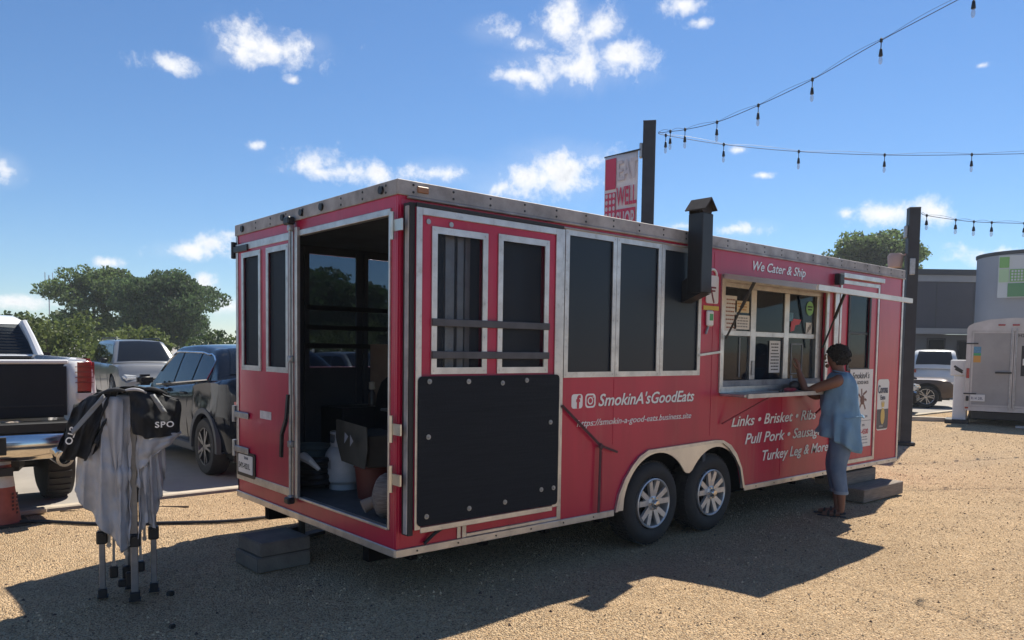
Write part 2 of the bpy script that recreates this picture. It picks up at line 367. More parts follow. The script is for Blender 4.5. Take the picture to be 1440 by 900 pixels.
# gently uneven gravel near the camera, flat out to the horizon
b = MB(); GX = np.concatenate((np.array([-1500., -300., -60., -20.]), np.linspace(-6, 26, 161), np.array([60., 300., 1500.])))
GY = np.concatenate((np.array([-1500., -300., -60., -20.]), np.linspace(-8, 4.5, 64)))
def gz(x, y): return 0.012*math.sin(1.7*x+.6*y)+0.010*math.sin(2.9*y-1.1*x+1)+0.006*math.sin(6.1*x+4.3*y) if (-6 < x < 26 and -8 < y < 4.5) else 0.0
b.grid([[(x, y, gz(x, y)) for x in GX] for y in GY])
struct(b.build('gravel_ground', GRAVEL, None, True))
ASPH = mat('worn_grey_asphalt', (0.34, 0.31, 0.275), 0.9, 0, 0.3, 0.7, 0.5, 140, col2=(0.25, 0.23, 0.21), spec=0.2)
sheet('asphalt_lot', [(-1500, 4.70), (1500, 4.70), (1500, 1500), (-1500, 1500)], 0.004, ASPH)
CONC = mat('pale_concrete', (0.52, 0.45, 0.36), 0.9, 0, 0.35, 2.2, 0.3, 80, spec=0.2)
b = MB(); b.b2((-60, 4.57, -0.2), (60, 4.71, 0.03), 0.012); struct(b.build('kerb', CONC))
# white parking bay stripes on the lot
PAINT = mat('worn_white_road_paint', (0.62, 0.61, 0.58), 0.85, 0, 0.5, 4)
b = MB()
for x in (-3.1, 0.2, 3.3, 6.4, 9.5, 12.6, 15.7, 18.8, 22.0): b.face([(x, 6.2, 0.008), (x+.1, 6.2, 0.008), (x+.1, 9.8, 0.008), (x, 9.8, 0.008)])
struct(b.build('parking_stripes', PAINT))

def pebble_field(name, n, xr, yr, smin, smax, m_, avoid=None):
    x = rng.uniform(*xr, n); y = rng.uniform(*yr, n); s = smin+(smax-smin)*rng.random(n)**2.2
    z = np.array([gz(a, c) for a, c in zip(x, y)])
    base = np.array([(1, 0, 0), (.31, .95, 0), (-.81, .59, 0), (-.81, -.59, 0), (.31, -.95, 0), (0, 0, 1)], float)
    base[:, 2] *= 0.75; base[:5, 2] -= 0.25
    J = 1+rng.uniform(-.35, .35, (n, 6, 3)); V = base[None]*J*s[:, None, None]
    a = rng.uniform(0, 2*np.pi, n); ca, sa = np.cos(a)[:, None], np.sin(a)[:, None]
    X = V[..., 0]*ca-V[..., 1]*sa+x[:, None]; Y = V[..., 0]*sa+V[..., 1]*ca+y[:, None]; Z = V[..., 2]+z[:, None]
    vs = np.stack((X, Y, Z), -1).reshape(-1, 3)
    f = np.array([(k, (k+1) % 5, 5) for k in range(5)]); F = (f[None]+6*np.arange(n)[:, None, None]).reshape(-1, 3)
    me = bpy.data.meshes.new(name); me.from_pydata(vs.tolist(), [], F.tolist()); me.materials.append(m_)
    return stuff(add(name, me))
PEB = mat('tan_pebbles', (0.55, 0.40, 0.25), 0.9, 0, 0, 3, col2=(0.33, 0.23, 0.135), island=0.45, spec=0.2)
o = pebble_field('loose_gravel', 46000, (-3.0, 8.5), (-3.2, 4.4), 0.003, 0.0125, PEB)
o['label'] = 'loose tan pebbles scattered over the gravel ground'
o = pebble_field('far_gravel', 9000, (8.0, 20), (-4, 4.4), 0.006, 0.02, PEB)
o['label'] = 'coarser loose gravel farther along the yard'

o = pebble_field('dark_gravel', 2600, (-2.6, 14), (-3.4, 4.3), 0.004, 0.017, mat('dark_brown_pebbles', (.085, .055, .042), .9, 0, .4, 3))
o['label'] = 'scattered dark brown stones on the gravel'
# ------------------------------------------------------------------ the food trailer
TZ = 0.36; LT, WT, HT = 7.32, 2.59, 2.33
trailer = thing('food_trailer', 'long red barbecue food trailer with open rear door and serving window', 'food trailer', (0, 0, TZ))
T = trailer
arch = [(2.05, 0.0), (2.09, .14), (2.16, .26), (2.25, .36), (2.34, .43), (2.45, .475), (3.40, .495), (3.53, .485), (3.66, .43), (3.76, .34), (3.85, .2), (3.91, 0.0)]
ring = [(0, 0), *arch, (LT, 0), (LT, 2.26), (0, 2.26)]
WIN = [(1.475, 1.12, 1.985, 2.165), (2.045, 1.12, 2.545, 2.165), (2.605, 1.12, 3.115, 2.165)]
holes = [rect(*w) for w in WIN] + [rect(.17, 1.12, 1.33, 2.14), rect(3.50, .97, 5.40, 1.96), rect(5.93, 1.13, 6.43, 1.97)]
b = MB(); b.plate([ring]+[h for h in holes], side_at(0.0), 0.03)
b.build('side_panel', RED, T)
# rear frame: header, sill, posts
b = MB()
b.b2((0.0, 0.031, 2.17), (0.04, WT, 2.262)); b.b2((0.0, 0.031, 0.0), (0.04, WT, 0.13))
b.b2((0.0, 0.031, 0.131), (0.04, 0.075, 2.169)); b.b2((0.0, 2.55, 0.131), (0.04, WT, 2.169))
b.build('rear_frame', RED, T)
b = MB(); b.cyl((0.022, 0.022, 0.01), (0.022, 0.022, 2.25), 0.024, n=16); b.build('corner_post', RED, T, True)
# far side wall with three window openings, front wall, roof, floor, lining, chassis
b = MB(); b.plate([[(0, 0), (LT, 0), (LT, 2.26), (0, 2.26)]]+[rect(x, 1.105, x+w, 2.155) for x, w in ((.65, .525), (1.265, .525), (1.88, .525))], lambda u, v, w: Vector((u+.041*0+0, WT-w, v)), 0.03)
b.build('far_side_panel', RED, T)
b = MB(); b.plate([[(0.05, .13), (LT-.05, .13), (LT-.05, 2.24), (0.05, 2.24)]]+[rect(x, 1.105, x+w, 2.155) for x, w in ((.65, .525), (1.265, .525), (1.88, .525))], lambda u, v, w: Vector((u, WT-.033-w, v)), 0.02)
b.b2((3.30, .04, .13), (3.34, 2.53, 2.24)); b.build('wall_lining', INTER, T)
b = MB()
for x0 in (.60, 1.215, 1.83):
    for x in (x0-.006, x0+.530): b.b2((x, WT-.085, .14), (x+.045, WT-.056, 2.2))
b.build('wall_stud', INTER, T)
for z in (1.655, 1.475, 1.305):
    b = MB(); b.b2((.6, WT-.12, z-.022), (2.46, WT-.09, z+.022)); b.build('window_bar', BLKM, T)
for x in (.65, 1.265, 1.88):
    b = MB(); b.b2((x+.002, WT-.02, 1.107), (x+.523, WT-.014, 2.153)); b.build('far_window_screen', glass('far_window_film', (.65, .72, .8), .45, .4, (.012, .016, .022)), T)
b = MB(); b.b2((LT-.03, .031, 0), (LT, WT-.031, 2.26)); b.build('front_panel', RED, T)
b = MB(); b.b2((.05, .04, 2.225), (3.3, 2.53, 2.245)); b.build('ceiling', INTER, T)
b = MB(); b.b2((0.005, 0.005, 2.268), (LT-.005, WT-.005, 2.325), 0.01); b.build('roof', ALUD, T)
b = MB(); b.b2((.042, .33, .085), (LT-.04, WT-.33, .128)); b.b2((.042, .032, .085), (2.03, .3299, .128)); b.b2((3.93, .032, .085), (LT-.04, .3299, .128)); b.b2((.042, WT-.3299, .085), (LT-.04, WT-.04, .128)); b.build('floor', FLOORM, T)
for (x, z0, z1) in ((3.335, .54, 2.2), (4.56, .05, .88), (2.02, .55, 1.07), (6.70, .4, 2.2), (1.9, .04, .5)):
    b = MB(); b.b2((x, -.0028, z0), (x+.025, -.0004, z1)); b.build('panel_seam', RED, T)
b = MB()
for y in (.42, 2.05): b.b2((.05, y, -.16), (LT+.2, y+.08, -.005))
for x in np.arange(.15, 7.2, .6): b.b2((x, .06, -.085), (x+.05, WT-.06, -.012))
for x in (2.6, 3.44): b.cyl((x, .28, 0.0), (x, WT-.28, 0.0), .04)
UNDER = mat('grimy_black_steel', (.006, .006, .007), .9, spec=.1)
b.build('chassis', UNDER, T)
# aluminium edge trims
def rail(name, a, c, m_=ALU): 
    b = MB(); b.b2(a, c, .004); return b.build(name, m_, T)
rail('roof_trim', (-.014, -.016, 2.243), (LT+.01, -.001, 2.338), ALUD)
rail('roof_trim', (-.014, -.0005, 2.243), (-.0005, WT+.012, 2.338), ALUD)
rail('drip_rail', (0.06, -.028, 2.226), (LT, -.0005, 2.242), ALUD)
rail('drip_rail', (1.35, -.022, 2.192), (3.2, -.0005, 2.206), ALUD)
rail('bottom_rail', (-.012, -.014, -.03), (2.045, -.001, .022))
rail('bottom_rail', (3.915, -.014, -.03), (LT, -.001, .022))
rail('bottom_rail', (-.014, -.0005, -.03), (-.001, WT, .022))
rail('corner_trim', (LT-.035, -.012, .023), (LT+.005, -.001, 2.24))
rail('corner_trim', (-.010, WT-.035, .14), (-.001, WT+.004, 2.24))
rail('seam_trim', (1.405, -.010, .023), (1.445, -.001, 2.19))
b = MB()
for i in range(24):
    x = .1+i*.31
    for z in (2.268, 2.312): b.cyl((x, -.0165, z), (x, -.0195, z), .008, n=6)
for i in range(9):
    y = .12+i*.29
    for z in (2.268, 2.312): b.cyl((-.0145, y, z), (-.0175, y, z), .008, n=6)
for i in range(22):
    x = .15+i*.33
    if not 2.0 < x < 3.95: b.cyl((x, -.0145, -.004), (x, -.0175, -.004), .007, n=6)
stuff(b.build('rivet', BLACK, T))
for (y, m_) in ((2.42, LENS_R), (1.62, LENS_R), (1.30, LENS_R), (.98, LENS_R), (.17, LENS_R)):
    b = MB(); b.cyl((-.0145, y, 2.29), (-.03, y, 2.29), .026, n=12); b.build('marker_lamp', BLACK, T)
b = MB(); b.box((.17, -.021, 2.29), (.085, .010, .04), None, .004); b.build('side_marker_lamp', LENS_A, T)
# ---- three screened window frames
def frame(name, x0, z0, x1, z1, w, y, d, m_, parent, plane='side'):
    b = MB(); b.plate([rect(x0, z0, x1, z1), rect(x0+w, z0+w, x1-w, z1-w)], side_at(y) if plane == 'side' else rear_at(y), d)
    # screw heads around the frame
    n = max(2, int((z1-z0)/.22))
    for k in range(n+1):
        z = z0+w/2+(z1-z0-w)*k/n
        for x in (x0+w/2, x1-w/2):
            if plane == 'side': b.cyl((x, y-.0005, z), (x, y-.004, z), .006, n=6)
            else: b.cyl((y-.0005, x, z), (y-.004, x, z), .006, n=6)
    return b.build(name, m_, parent)
for (x0, z0, x1, z1) in WIN:
    f = frame('window_frame', x0-.028, z0-.028, x1+.028, z1+.028, .042, -.012, .011, ALU, T)
    b = MB(); b.b2((x0+.002, .006, z0+.002), (x1-.002, .012, z1-.002)); b.build('screen', SCREEN, f)
# wall behind the open door: a fourth opening with posts
b = MB(); b.b2((.36, -.006, 1.1), (.43, .03, 2.16)); b.b2((.45, -.014, 1.1), (.50, .03, 2.16)); b.b2((.52, -.006, 1.1), (.56, .03, 2.16)); b.build('window_post', ALU, T)
b = MB(); b.b2((.172, .012, 1.122), (1.328, .018, 2.138)); b.build('screen', SCREEN, T)
rail('window_sill', (.6, -.02, 1.125), (1.36, -.001, 1.155))
# ---- skirt and trim over the wheels
outer = [(p[0], p[1]) for p in arch]
b = MB(); b.plate([outer[:1] + outer[1:-1] + outer[-1:] + [(3.87, 0.0)] + [(3.44+.43*math.cos(rad(a)), .43*math.sin(rad(a))) for a in range(10, 142, 8)] + [(3.08, .245), (3.04, .225), (3.0, .228), (2.965, .25)] + [(2.60+.44*math.cos(rad(a)), .44*math.sin(rad(a))) for a in range(40, 172, 8)] + [(2.16, 0.0)]], side_at(-.006), .012)
sk = b.build('wheel_skirt', mat('satin_aluminium_skirt', (0.72, .69, .65), .33, .75, .2, 3), T)
b = MB(); ctr = (2.98, .1)
inner = [(p[0]+(.03 if p[0] < 2.3 else -.03 if p[0] > 3.6 else 0), p[1]-(.028 if p[1] > .3 else 0)) for p in arch]
b.plate([arch+inner[::-1]], side_at(-.022), .020); b.build('wheel_arch_trim', ALU, T)
b = MB(); b.b2((2.06, .30, -.05), (3.9, .32, .5)); b.b2((2.06, .032, .5), (3.9, .30, .52)); b.b2((2.04, .032, -.03), (2.058, .3, .5)); b.b2((3.902, .032, -.03), (3.92, .3, .5)); b.build('wheel_well', UNDER, T)
# ---- wheels
def make_wheel(x):
    w = MB()
    prof = [(.21, .10), (.225, .045), (.26, .028), (.31, .03), (.338, .05), (.352, .075), (.357, .11), (.358, .16), (.357, .21), (.35, .25), (.32, .27), (.22, .27)]
    w.lathe(prof, (0, 0, 0), 40, 'Y')
    for k in range(60):       # tread blocks
        a = 2*math.pi*k/60
        for y in (.09, .16, .23):
            w.box((.357*math.cos(a), y, .357*math.sin(a)), (.012, .045, .022), (0, -a, 0))
    wh = w.build('wheel', RUBBER, T, True); wh.location = (x, 0, 0)
    r = MB(); r.lathe([(.214, .14), (.213, .045), (.216, .030), (.207, .024), (.198, .032), (.190, .07), (.186, .14)], n=40, axis='Y')
    for k in range(5):
        a0 = rad(72*k+90)
        for s in (-1, 1):
            a1 = a0+s*rad(15); a2 = a0+s*rad(10)
            p = Vector((.055*math.cos(a2), .052, .055*math.sin(a2))); q = Vector((.196*math.cos(a1), .040, .196*math.sin(a1)))
            d = (q-p).normalized(); n_ = Vector((0, 1, 0))
            r.bar(p, q, .046, .026, (0, 1, 0))
        r.bar((.05*math.cos(a0), .056, .05*math.sin(a0)), (.115*math.cos(a0), .05, .115*math.sin(a0)), .06, .02, (0, 1, 0))
    r.lathe([(.0, .03), (.05, .03), (.066, .04), (.07, .08)], n=20, axis='Y')
    rim = r.build('rim', mat('polished_alloy_rim', (.66, .65, .64), .34, .55, .25, 12), wh, True, sharp=35)
    h = MB(); h.lathe([(.0, -.012), (.026, -.010), (.034, .0), (.036, .035)], n=16, axis='Y')
    for k in range(6): h.cyl((.052*math.cos(k*math.pi/3), .036, .052*math.sin(k*math.pi/3)), (.052*math.cos(k*math.pi/3), .018, .052*math.sin(k*math.pi/3)), .009, n=6)
    h.build('hub_cap', mat('hub_cap_metal', (.6, .58, .55), .2, .9), wh, True)
    d = MB(); d.lathe([(.0, .13), (.19, .125)], n=30, axis='Y'); d.build('brake_drum', mat('dusty_brake_drum', (.05, .05, .052), .7, .2), wh)
    return wh
for x in (2.60, 3.44): make_wheel(x)
# ---- closed left rear door
DX = -.022
door = MB(); door.plate([rect(1.42, .135, 2.545, 2.165), rect(1.53, 1.12, 1.88, 2.05), rect(2.05, 1.12, 2.385, 2.05)], rear_at(DX), .02)
door = door.build('rear_door', RED, T)
def rb(name, y0, z0, y1, z1, x0, x1, m_, par, bev=.003, label=None):
    b = MB(); b.b2((x0, y0, z0), (x1, y1, z1), bev); return b.build(name, m_, par, label=label)
for (y0, y1) in ((1.53, 1.88), (2.05, 2.385)):
    frame('window_frame', y0-.03, 1.09, y1+.03, 2.08, .042, DX-.010, .0095, ALU, door, 'rear')
    rb('screen', y0, 1.12, y1, 2.05, DX+.008, DX+.014, SCREEN2, door, 0)
    rb('screen_backing', y0-.01, 1.11, y1+.01, 2.06, .028, .034, BLACK, door, 0)
rb('door_edge', 1.42, .136, 1.455, 2.165, DX-.008, DX-.0005, ALU, door)
rb('door_edge', 2.50, .136, 2.545, 2.165, DX-.008, DX-.0005, ALU, door)
rb('door_edge', 1.456, .136, 2.499, .20, DX-.008, DX-.0005, ALU, door)
rb('header_plate', 1.46, 2.105, 2.499, 2.163, DX-.008, DX-.0005, ALU, door)
rb('door_seal', 1.352, .14, 1.395, 2.19, -.030, -.002, ALU, T)
rb('opening_trim', .076, .135, .092, 2.168, -.012, .03, ALU, T)
rb('opening_trim', .093, 2.125, 1.35, 2.168, -.012, .03, ALU, T)
rb('door_sill', .093, .131, 1.35, .150, -.016, .03, ALU, T)
b = MB(); b.cyl((-.045, 1.435, .10), (-.045, 1.435, 2.235), .011, n=12)
for z in (.13, .55, 1.2, 2.19): b.box((-.04, 1.435, z), (.04, .05, .05), None, .006)
b.build('lock_rod', STEEL, T, True)
b = MB(); b.bar((-.06, 1.44, .93), (-.075, 1.44, .74), .03, .02, (1, 0, 0)); b.bar((-.075, 1.44, .74), (-.07, 1.53, .62), .03, .022, (1, 0, 0)); b.bar((-.07, 1.53, .62), (-.07, 1.54, .44), .03, .022, (1, 0, 0)); b.build('door_handle', BLKM, door)
b = MB(); b.box((-.05, 1.44, 2.24), (.06, .09, .06), None, .01); b.box((-.05, 1.44, .115), (.06, .08, .05), None, .01); b.build('lock_keeper', BLKM, T)
for z in (2.12, .70, .40):
    b = MB(); b.box((-.036, 2.42, z), (.016, .30, .055), None, .006); b.cyl((-.036, 2.585, z-.07), (-.036, 2.585, z+.07), .017, n=10); b.box((-.02, 2.60, z), (.03, .05, .14), None, .005)
    b.build('hinge', BLKM if z > 2 else STEEL, T)
pl = MB(); pl.plate([rrect(2.14, .175, 2.52, .385, .02)], rear_at(-.034), .011); pl = pl.build('licence_plate_holder', BLACK, T)
q = MB(); q.plate([rrect(2.18, .205, 2.485, .362, .012)], rear_at(-.038), .0035); q = q.build('licence_plate', BOARD, pl)
text('plate_text', 'TEXAS', .03, Vector((-.0385, 2.36, .327)), RREAR, NAVY, pl, bold=.0006)
text('plate_text', '54Y-H21L', .068, Vector((-.0385, 2.475, .245)), RREAR, INK, pl, sx=.86, bold=.001)
rb('white_sticker', 1.83, .70, 2.05, .765, DX-.003, DX-.0005, mat('torn_sticker', (.7, .66, .64), .6, 0, .35, 18), door, 0)
# ---- right rear door swung open flat against the side
OY = -.095                                                   # its outer face
od = MB(); od.plate([rect(.07, .155, 1.325, 2.165), rect(.215, 1.165, .605, 2.03), rect(.755, 1.165, 1.165, 2.04)], side_at(OY), .045)
od = od.build('open_rear_door', RED2, T, label='rear door swung open against the trailer side')
def ob(name, x0, z0, x1, z1, y0, y1, m_, bev=.003): 
    b = MB(); b.b2((x0, y0, z0), (x1, y1, z1), bev); return b.build(name, m_, od)
ob('door_edge', .069, .154, .112, 2.167, OY-.012, OY-.0005, ALU); ob('door_edge', 1.262, .154, 1.327, 2.167, OY-.012, OY-.0005, ALU)
ob('door_edge', .1125, 2.12, 1.2615, 2.167, OY-.012, OY-.0005, ALU); ob('door_edge', .1125, .130, 1.2615, .168, OY-.012, OY-.0005, ALU)
b = MB(); b.b2((.030, OY+.006, .12), (.066, OY+.08, 2.19)); b.b2((.067, OY-.016, 2.1675), (1.33, OY+.08, 2.190)); b.build('rubber_gasket', mat('black_rubber_gasket', (.016, .017, .02), .6), od)
rb('gasket_strip', OY+.01, .13, OY+.05, 2.17, .020, .029, ALUD, od)
for (x0, x1, z1) in ((.215, .605, 2.03), (.755, 1.165, 2.04)):
    frame('window_frame', x0-.03, 1.135, x1+.03, z1+.03, .042, OY-.010, .0095, ALU, od)
    ob('screen', x0+.002, 1.167, x1-.002, z1-.002, OY+.012, OY+.016, SCREEN3, 0)
for z in (1.463, 1.257): ob('cross_strap', .185, z-.024, 1.20, z+.024, OY-.022, OY-.011, mat('dark_steel_strap', (.10, .10, .11), .5, .5, .3, 8))
b = MB(); b.plate([rrect(.085, .175, 1.305, 1.122, .03)], side_at(OY-.020), .008); b.build('rubber_mat', MAT, od)
for (x, z) in ((.165, 1.09), (.475, 1.085), (.765, 1.07), (.985, 1.085), (.16, .74), (1.22, .78), (.15, .235), (.49, .245), (.80, .25), (1.14, .30), (1.26, .30)):
    b = MB(); b.cyl((x, OY-.0202, z), (x, OY-.026, z), .0165, n=14); b.sph((x, OY-.027, z), .009, n=8); b.build('bolt', STEEL, od)
for (x, z) in ((.16, 2.085), (.335, 2.085)):
    b = MB(); b.cyl((x, OY-.0002, z), (x, OY-.006, z), .017, n=12); b.build('bolt', STEEL, od)
for z in (2.05, .79, .475):
    b = MB(); b.cyl((-.034, .016, z-.085), (-.034, .016, z+.085), .014, n=10); b.b2((-.03, -.085, z-.035), (-.018, .02, z+.035)); b.build('hinge', mat('zinc_hinge', (.66, .64, .58), .3, .8, .2, 9), T)
# lower hatch strips under the door
for a, c in (((.475, -.012, .024), (.505, -.001, .128)), ((.515, -.014, .024), (.55, -.001, .128)), ((.551, -.012, .024), (1.404, -.001, .05))): rail('hatch_trim', a, c)
b = MB(); b.tube([(.56, -.02, .128), (.42, -.03, .132), (.34, -.035, .125), (.27, -.03, .09), (.22, -.022, .05), (.20, -.02, .035)], .012); b.build('rubber_cord', BLACK, T, True)
# tie strap across the side
b = MB(); b.bar((1.43, -.02, .886), (1.85, -.03, .556), .020, .005, (0, 1, 0)); b.bar((1.85, -.03, .556), (2.05, -.03, .49), .018, .005, (0, 1, 0)); b.bar((1.845, -.035, .56), (1.83, -.04, .03), .024, .005, (0, 1, 0)); b.box((1.85, -.035, .55), (.05, .018, .045), (0, .6, 0), .008); b.build('tie_strap', mat('brown_webbing_strap', (.10, .04, .045), .8, 0, .3, 10), T)
# ---- smoke stack
b = MB(); x0, x1, y0, y1 = 2.86, 3.01, -.205, -.055
b.b2((x0, y0, 1.80), (x1, y1, 2.47), .006)
b.plate([[(-.056, 1.93), (-.002, 1.90), (-.002, 1.72), (-.200, 1.796), (-.056, 1.799)]], lambda u, v, w: Vector((x0+.004+w, u, v)), .142)
st = b.build('smoke_stack', BLKM, T)
b = MB(); cxm, cym = (x0+x1)/2, (y0+y1)/2
b.plate([[(x0-.012, 2.50), (cxm, 2.60), (x1+.012, 2.50), (x1+.008, 2.492), (cxm, 2.58), (x0-.008, 2.492)]], lambda u, v, w: Vector((u, y0-.03+w, v)), y1-y0+.06)
for y in (y0+.01, y1-.01): b.plate([[(x0, 2.47), (x1, 2.47), (x1, 2.505), (cxm, 2.575), (x0, 2.505)]] if y > -.12 else [[(x0, 2.49), (x0+.02, 2.47), (x1-.02, 2.47), (x1, 2.505), (cxm, 2.575)]], lambda u, v, w: Vector((u, y+w, v)), .004)
b.build('rain_cap', mat('rusty_dark_steel', (.045, .035, .032), .65, .3, .5, 14, .1, 30), st)
# ---- roof air conditioner
b = MB(); b.box((4.9, 1.3, 2.44), (.95, .75, .25), None, .06, 3); ac = b.build('roof_air_conditioner', mat('white_abs_plastic', (.74, .74, .72), .5, 0, .1, 3), T, True)
for k in range(12):
    b = MB(); b.b2((4.52+k*.04, .915, 2.40), (4.535+k*.04, .927, 2.52)); b.build('vent_slot', BLACK, ac)
# ---- serving window
sw = frame('serving_window', 3.445, .925, 5.45, 2.005, .055, -.016, .0155, ALU, T)
def sb(name, x0, z0, x1, z1, y0, y1, m_, par=None, bev=.003): 
    b = MB(); b.b2((x0, y0, z0), (x1, y1, z1), bev); return b.build(name, m_, par or sw)
for x in (4.085, 4.70): sb('mullion', x-.045, 1.035, x+.045, 1.905, .05, .085, ALU)
sb('jamb', 5.28, 1.035, 5.395, 1.905, .035, .085, ALU); sb('jamb', 3.501, 1.035, 3.56, 1.905, .05, .085, ALU)
for a, c in ((3.561, 4.039), (4.131, 4.654), (4.746, 5.279)):
    sb('transom', a, 1.455, c, 1.505, .052, .083, ALU)
    sb('pane', a-.01, 1.50, c+.01, 1.91, .064, .069, PANE, None, 0); sb('pane', a-.01, 1.04, c+.01, 1.46, .071, .076, PANE, None, 0)
sb('head_rail', 3.501, 1.906, 5.395, 1.958, .03, .085, ALU); sb('sill_rail', 3.501, .972, 5.395, 1.034, .03, .085, ALUD)
sb('thin_line', 3.87, 1.06, 3.885, 1.44, .06, .0635, mat('grey_film_edge', (.2, .22, .25), .5)); sb('latch', 4.085-.02, 1.08, 4.085+.02, 1.22, .035, .0495, STEEL)
# kitchen lining behind the panes
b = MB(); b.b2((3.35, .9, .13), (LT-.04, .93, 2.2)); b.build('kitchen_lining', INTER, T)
# papers and stickers on the panes
def paper(name, x0, z0, x1, z1, m_, lines=0, ink=INK, y=.058, head=None):
    b = MB(); b.b2((x0, y, z0), (x1, y+.003, z1)); p = b.build(name, m_, sw)
    if lines:
        b = MB()
        for k in range(lines):
            z = z1-(z1-z0)*(k+1)/(lines+1); w = (x1-x0)
            a = x0+w*(.1+.12*random.random()); c = x1-w*(.1+.15*random.random())
            while a < c:
                l = w*random.uniform(.08, .2); b.b2((a, y-.001, z-.006), (min(a+l, c), y-.0002, z+.006)); a += l+w*.03
        stuff(b.build('printed_lines', ink, p))
    return p
CREAM = mat('cream_paper', (.70, .60, .42), .7, 0, .15, 12); PAPER = mat('white_paper', (.72, .71, .69), .7, 0, .1, 12)
paper('menu_sheet', 3.60, 1.46, 3.80, 1.83, PAPER, 9, mat('brown_print', (.25, .10, .06), .6))
paper('permit_sheet', 3.775, 1.68, 4.01, 1.79, CREAM, 3, mat('orange_print', (.5, .25, .08), .6)); paper('permit_sheet', 3.765, 1.52, 4.025, 1.655, PAPER, 4, mat('grey_print', (.25, .25, .27), .6))
paper('price_list', 4.40, 1.10, 4.60, 1.42, PAPER, 9)
paper('blue_sticker', 4.755, 1.63, 4.835, 1.715, mat('blue_sticker_print', (.12, .32, .50), .5, 0, .5, 30))
b = MB(); b.plate([circ(5.17, 1.775, .075, 24)], side_at(.058), .003); gs = b.build('green_sticker', mat('green_sticker_print', (.22, .50, .16), .5), sw)
b = MB(); b.b2((5.12, .0565, 1.785), (5.22, .0575, 1.80)); b.b2((5.13, .0565, 1.755), (5.21, .0575, 1.77)); b.build('printed_lines', INK, gs)
b = MB(); b.plate([[(4.79, 1.52), (4.86, 1.535), (4.88, 1.59), (4.96, 1.60), (5.0, 1.65), (4.84, 1.655), (4.80, 1.62)]], side_at(.058), .003); b.build('red_sticker', mat('red_sticker_print', (.55, .06, .08), .5), sw)
paper('white_sticker', 5.10, 1.49, 5.22, 1.625, PAPER); b = MB()
for k in range(3): b.bar((5.12+k*.03, .0565, 1.51+.02*k), (5.15+k*.03, .0565, 1.58+.02*k), .01, .001, (0, 1, 0))
stuff(b.build('printed_lines', INK, sw))
paper('black_sticker', 4.735, 1.515, 4.79, 1.57, INK)
b = MB(); b.plate([rect(4.83, 1.08, 5.06, 1.40), rect(4.842, 1.092, 5.048, 1.388)], side_at(.066), .003); b.build('window_outline', mat('grey_film_edge', (.2, .22, .25), .5), sw)
# fold-down serving shelf
sh = sb('serving_shelf', 3.47, .895, 5.36, .923, -.27, -.001, ALU, T, .006)
b = MB(); b.b2((3.50, -.285, .888), (5.33, -.271, .926)); b.build('shelf_edge', mat('pale_shelf_edge', (.62, .58, .52), .5, .2, .3, 8), sh)
b = MB(); b.bar((3.95, -.23, .885), (3.50, -.02, .64), .02, .010, (0, 0, 1)); b.build('shelf_brace', mat('dark_red_brace', (.30, .03, .05), .5), sh)
b = MB(); b.bar((5.25, -.23, .885), (5.22, -.02, .66), .02, .010, (1, 0, 0)); b.build('shelf_brace', mat('dark_red_brace', (.30, .03, .05), .5), sh)
# raised awning flap
aw = MB(); h0, h1 = Vector((3.47, -.02, 2.01)), Vector((5.66, -.02, 2.01)); f0, f1 = Vector((3.5, -.893, 1.865)), Vector((5.62, -.786, 1.865))
for zoff in (0,):
    vs = [v for v in (h0, h1, f1, f0)]; lo = [v-Vector((0, 0, .035)) for v in vs]
    aw.face(vs); aw.face(lo[::-1])
    for k in range(4): aw.face((vs[k], lo[k], lo[(k+1) % 4], vs[(k+1) % 4]))
aw = aw.build('awning_flap', mat('awning_sheet_metal', (.62, .62, .62), .45, .55, .2, 3), T)
b = MB()
for p, q in ((f0, f1), (f0, h0), (f1, h1)):
    e = (q-p).normalized()*.0; b.bar(p+Vector((0, -.004, -.018)), q+Vector((0, -.004, -.018)), .03, .046)
b.build('awning_rim', mat('pale_anodised_rim', (.72, .69, .64), .4, .5, .15, 5), aw)
for p, q in (((5.40, -.20, 1.93), (5.30, -.03, 1.36)), ((3.52, -.30, 1.93), (3.50, -.03, 1.42))):
    p, q = Vector(p), Vector(q); b = MB(); b.cyl(p, q, .010, n=8); b.cyl(p, p.lerp(q, .45), .016, n=8); b.build('gas_strut', BLKM, aw)
# ---- side door with its own window
sd = frame('side_door', 5.70, .05, 6.665, 2.115, .04, -.012, .0115, ALU, T)
frame('window_frame', 5.905, 1.105, 6.455, 1.995, .035, -.014, .0135, mat('dark_window_rubber', (.03, .03, .035), .5), sd)
sb('pane', 5.932, 1.132, 6.428, 1.968, .008, .013, PANE, sd, 0); sb('slider_bar', 5.94, 1.52, 6.42, 1.55, .001, .007, BLKM, sd)
sb('drip_cap', 5.69, 2.135, 6.70, 2.185, -.05, -.001, ALU, T); sb('porch_lamp', 5.56, 2.05, 5.66, 2.17, -.07, -.001, BLACK, T, .01)
sb('hinge_strip', 5.57, .06, 5.665, 1.99, -.02, -.001, ALU, T)
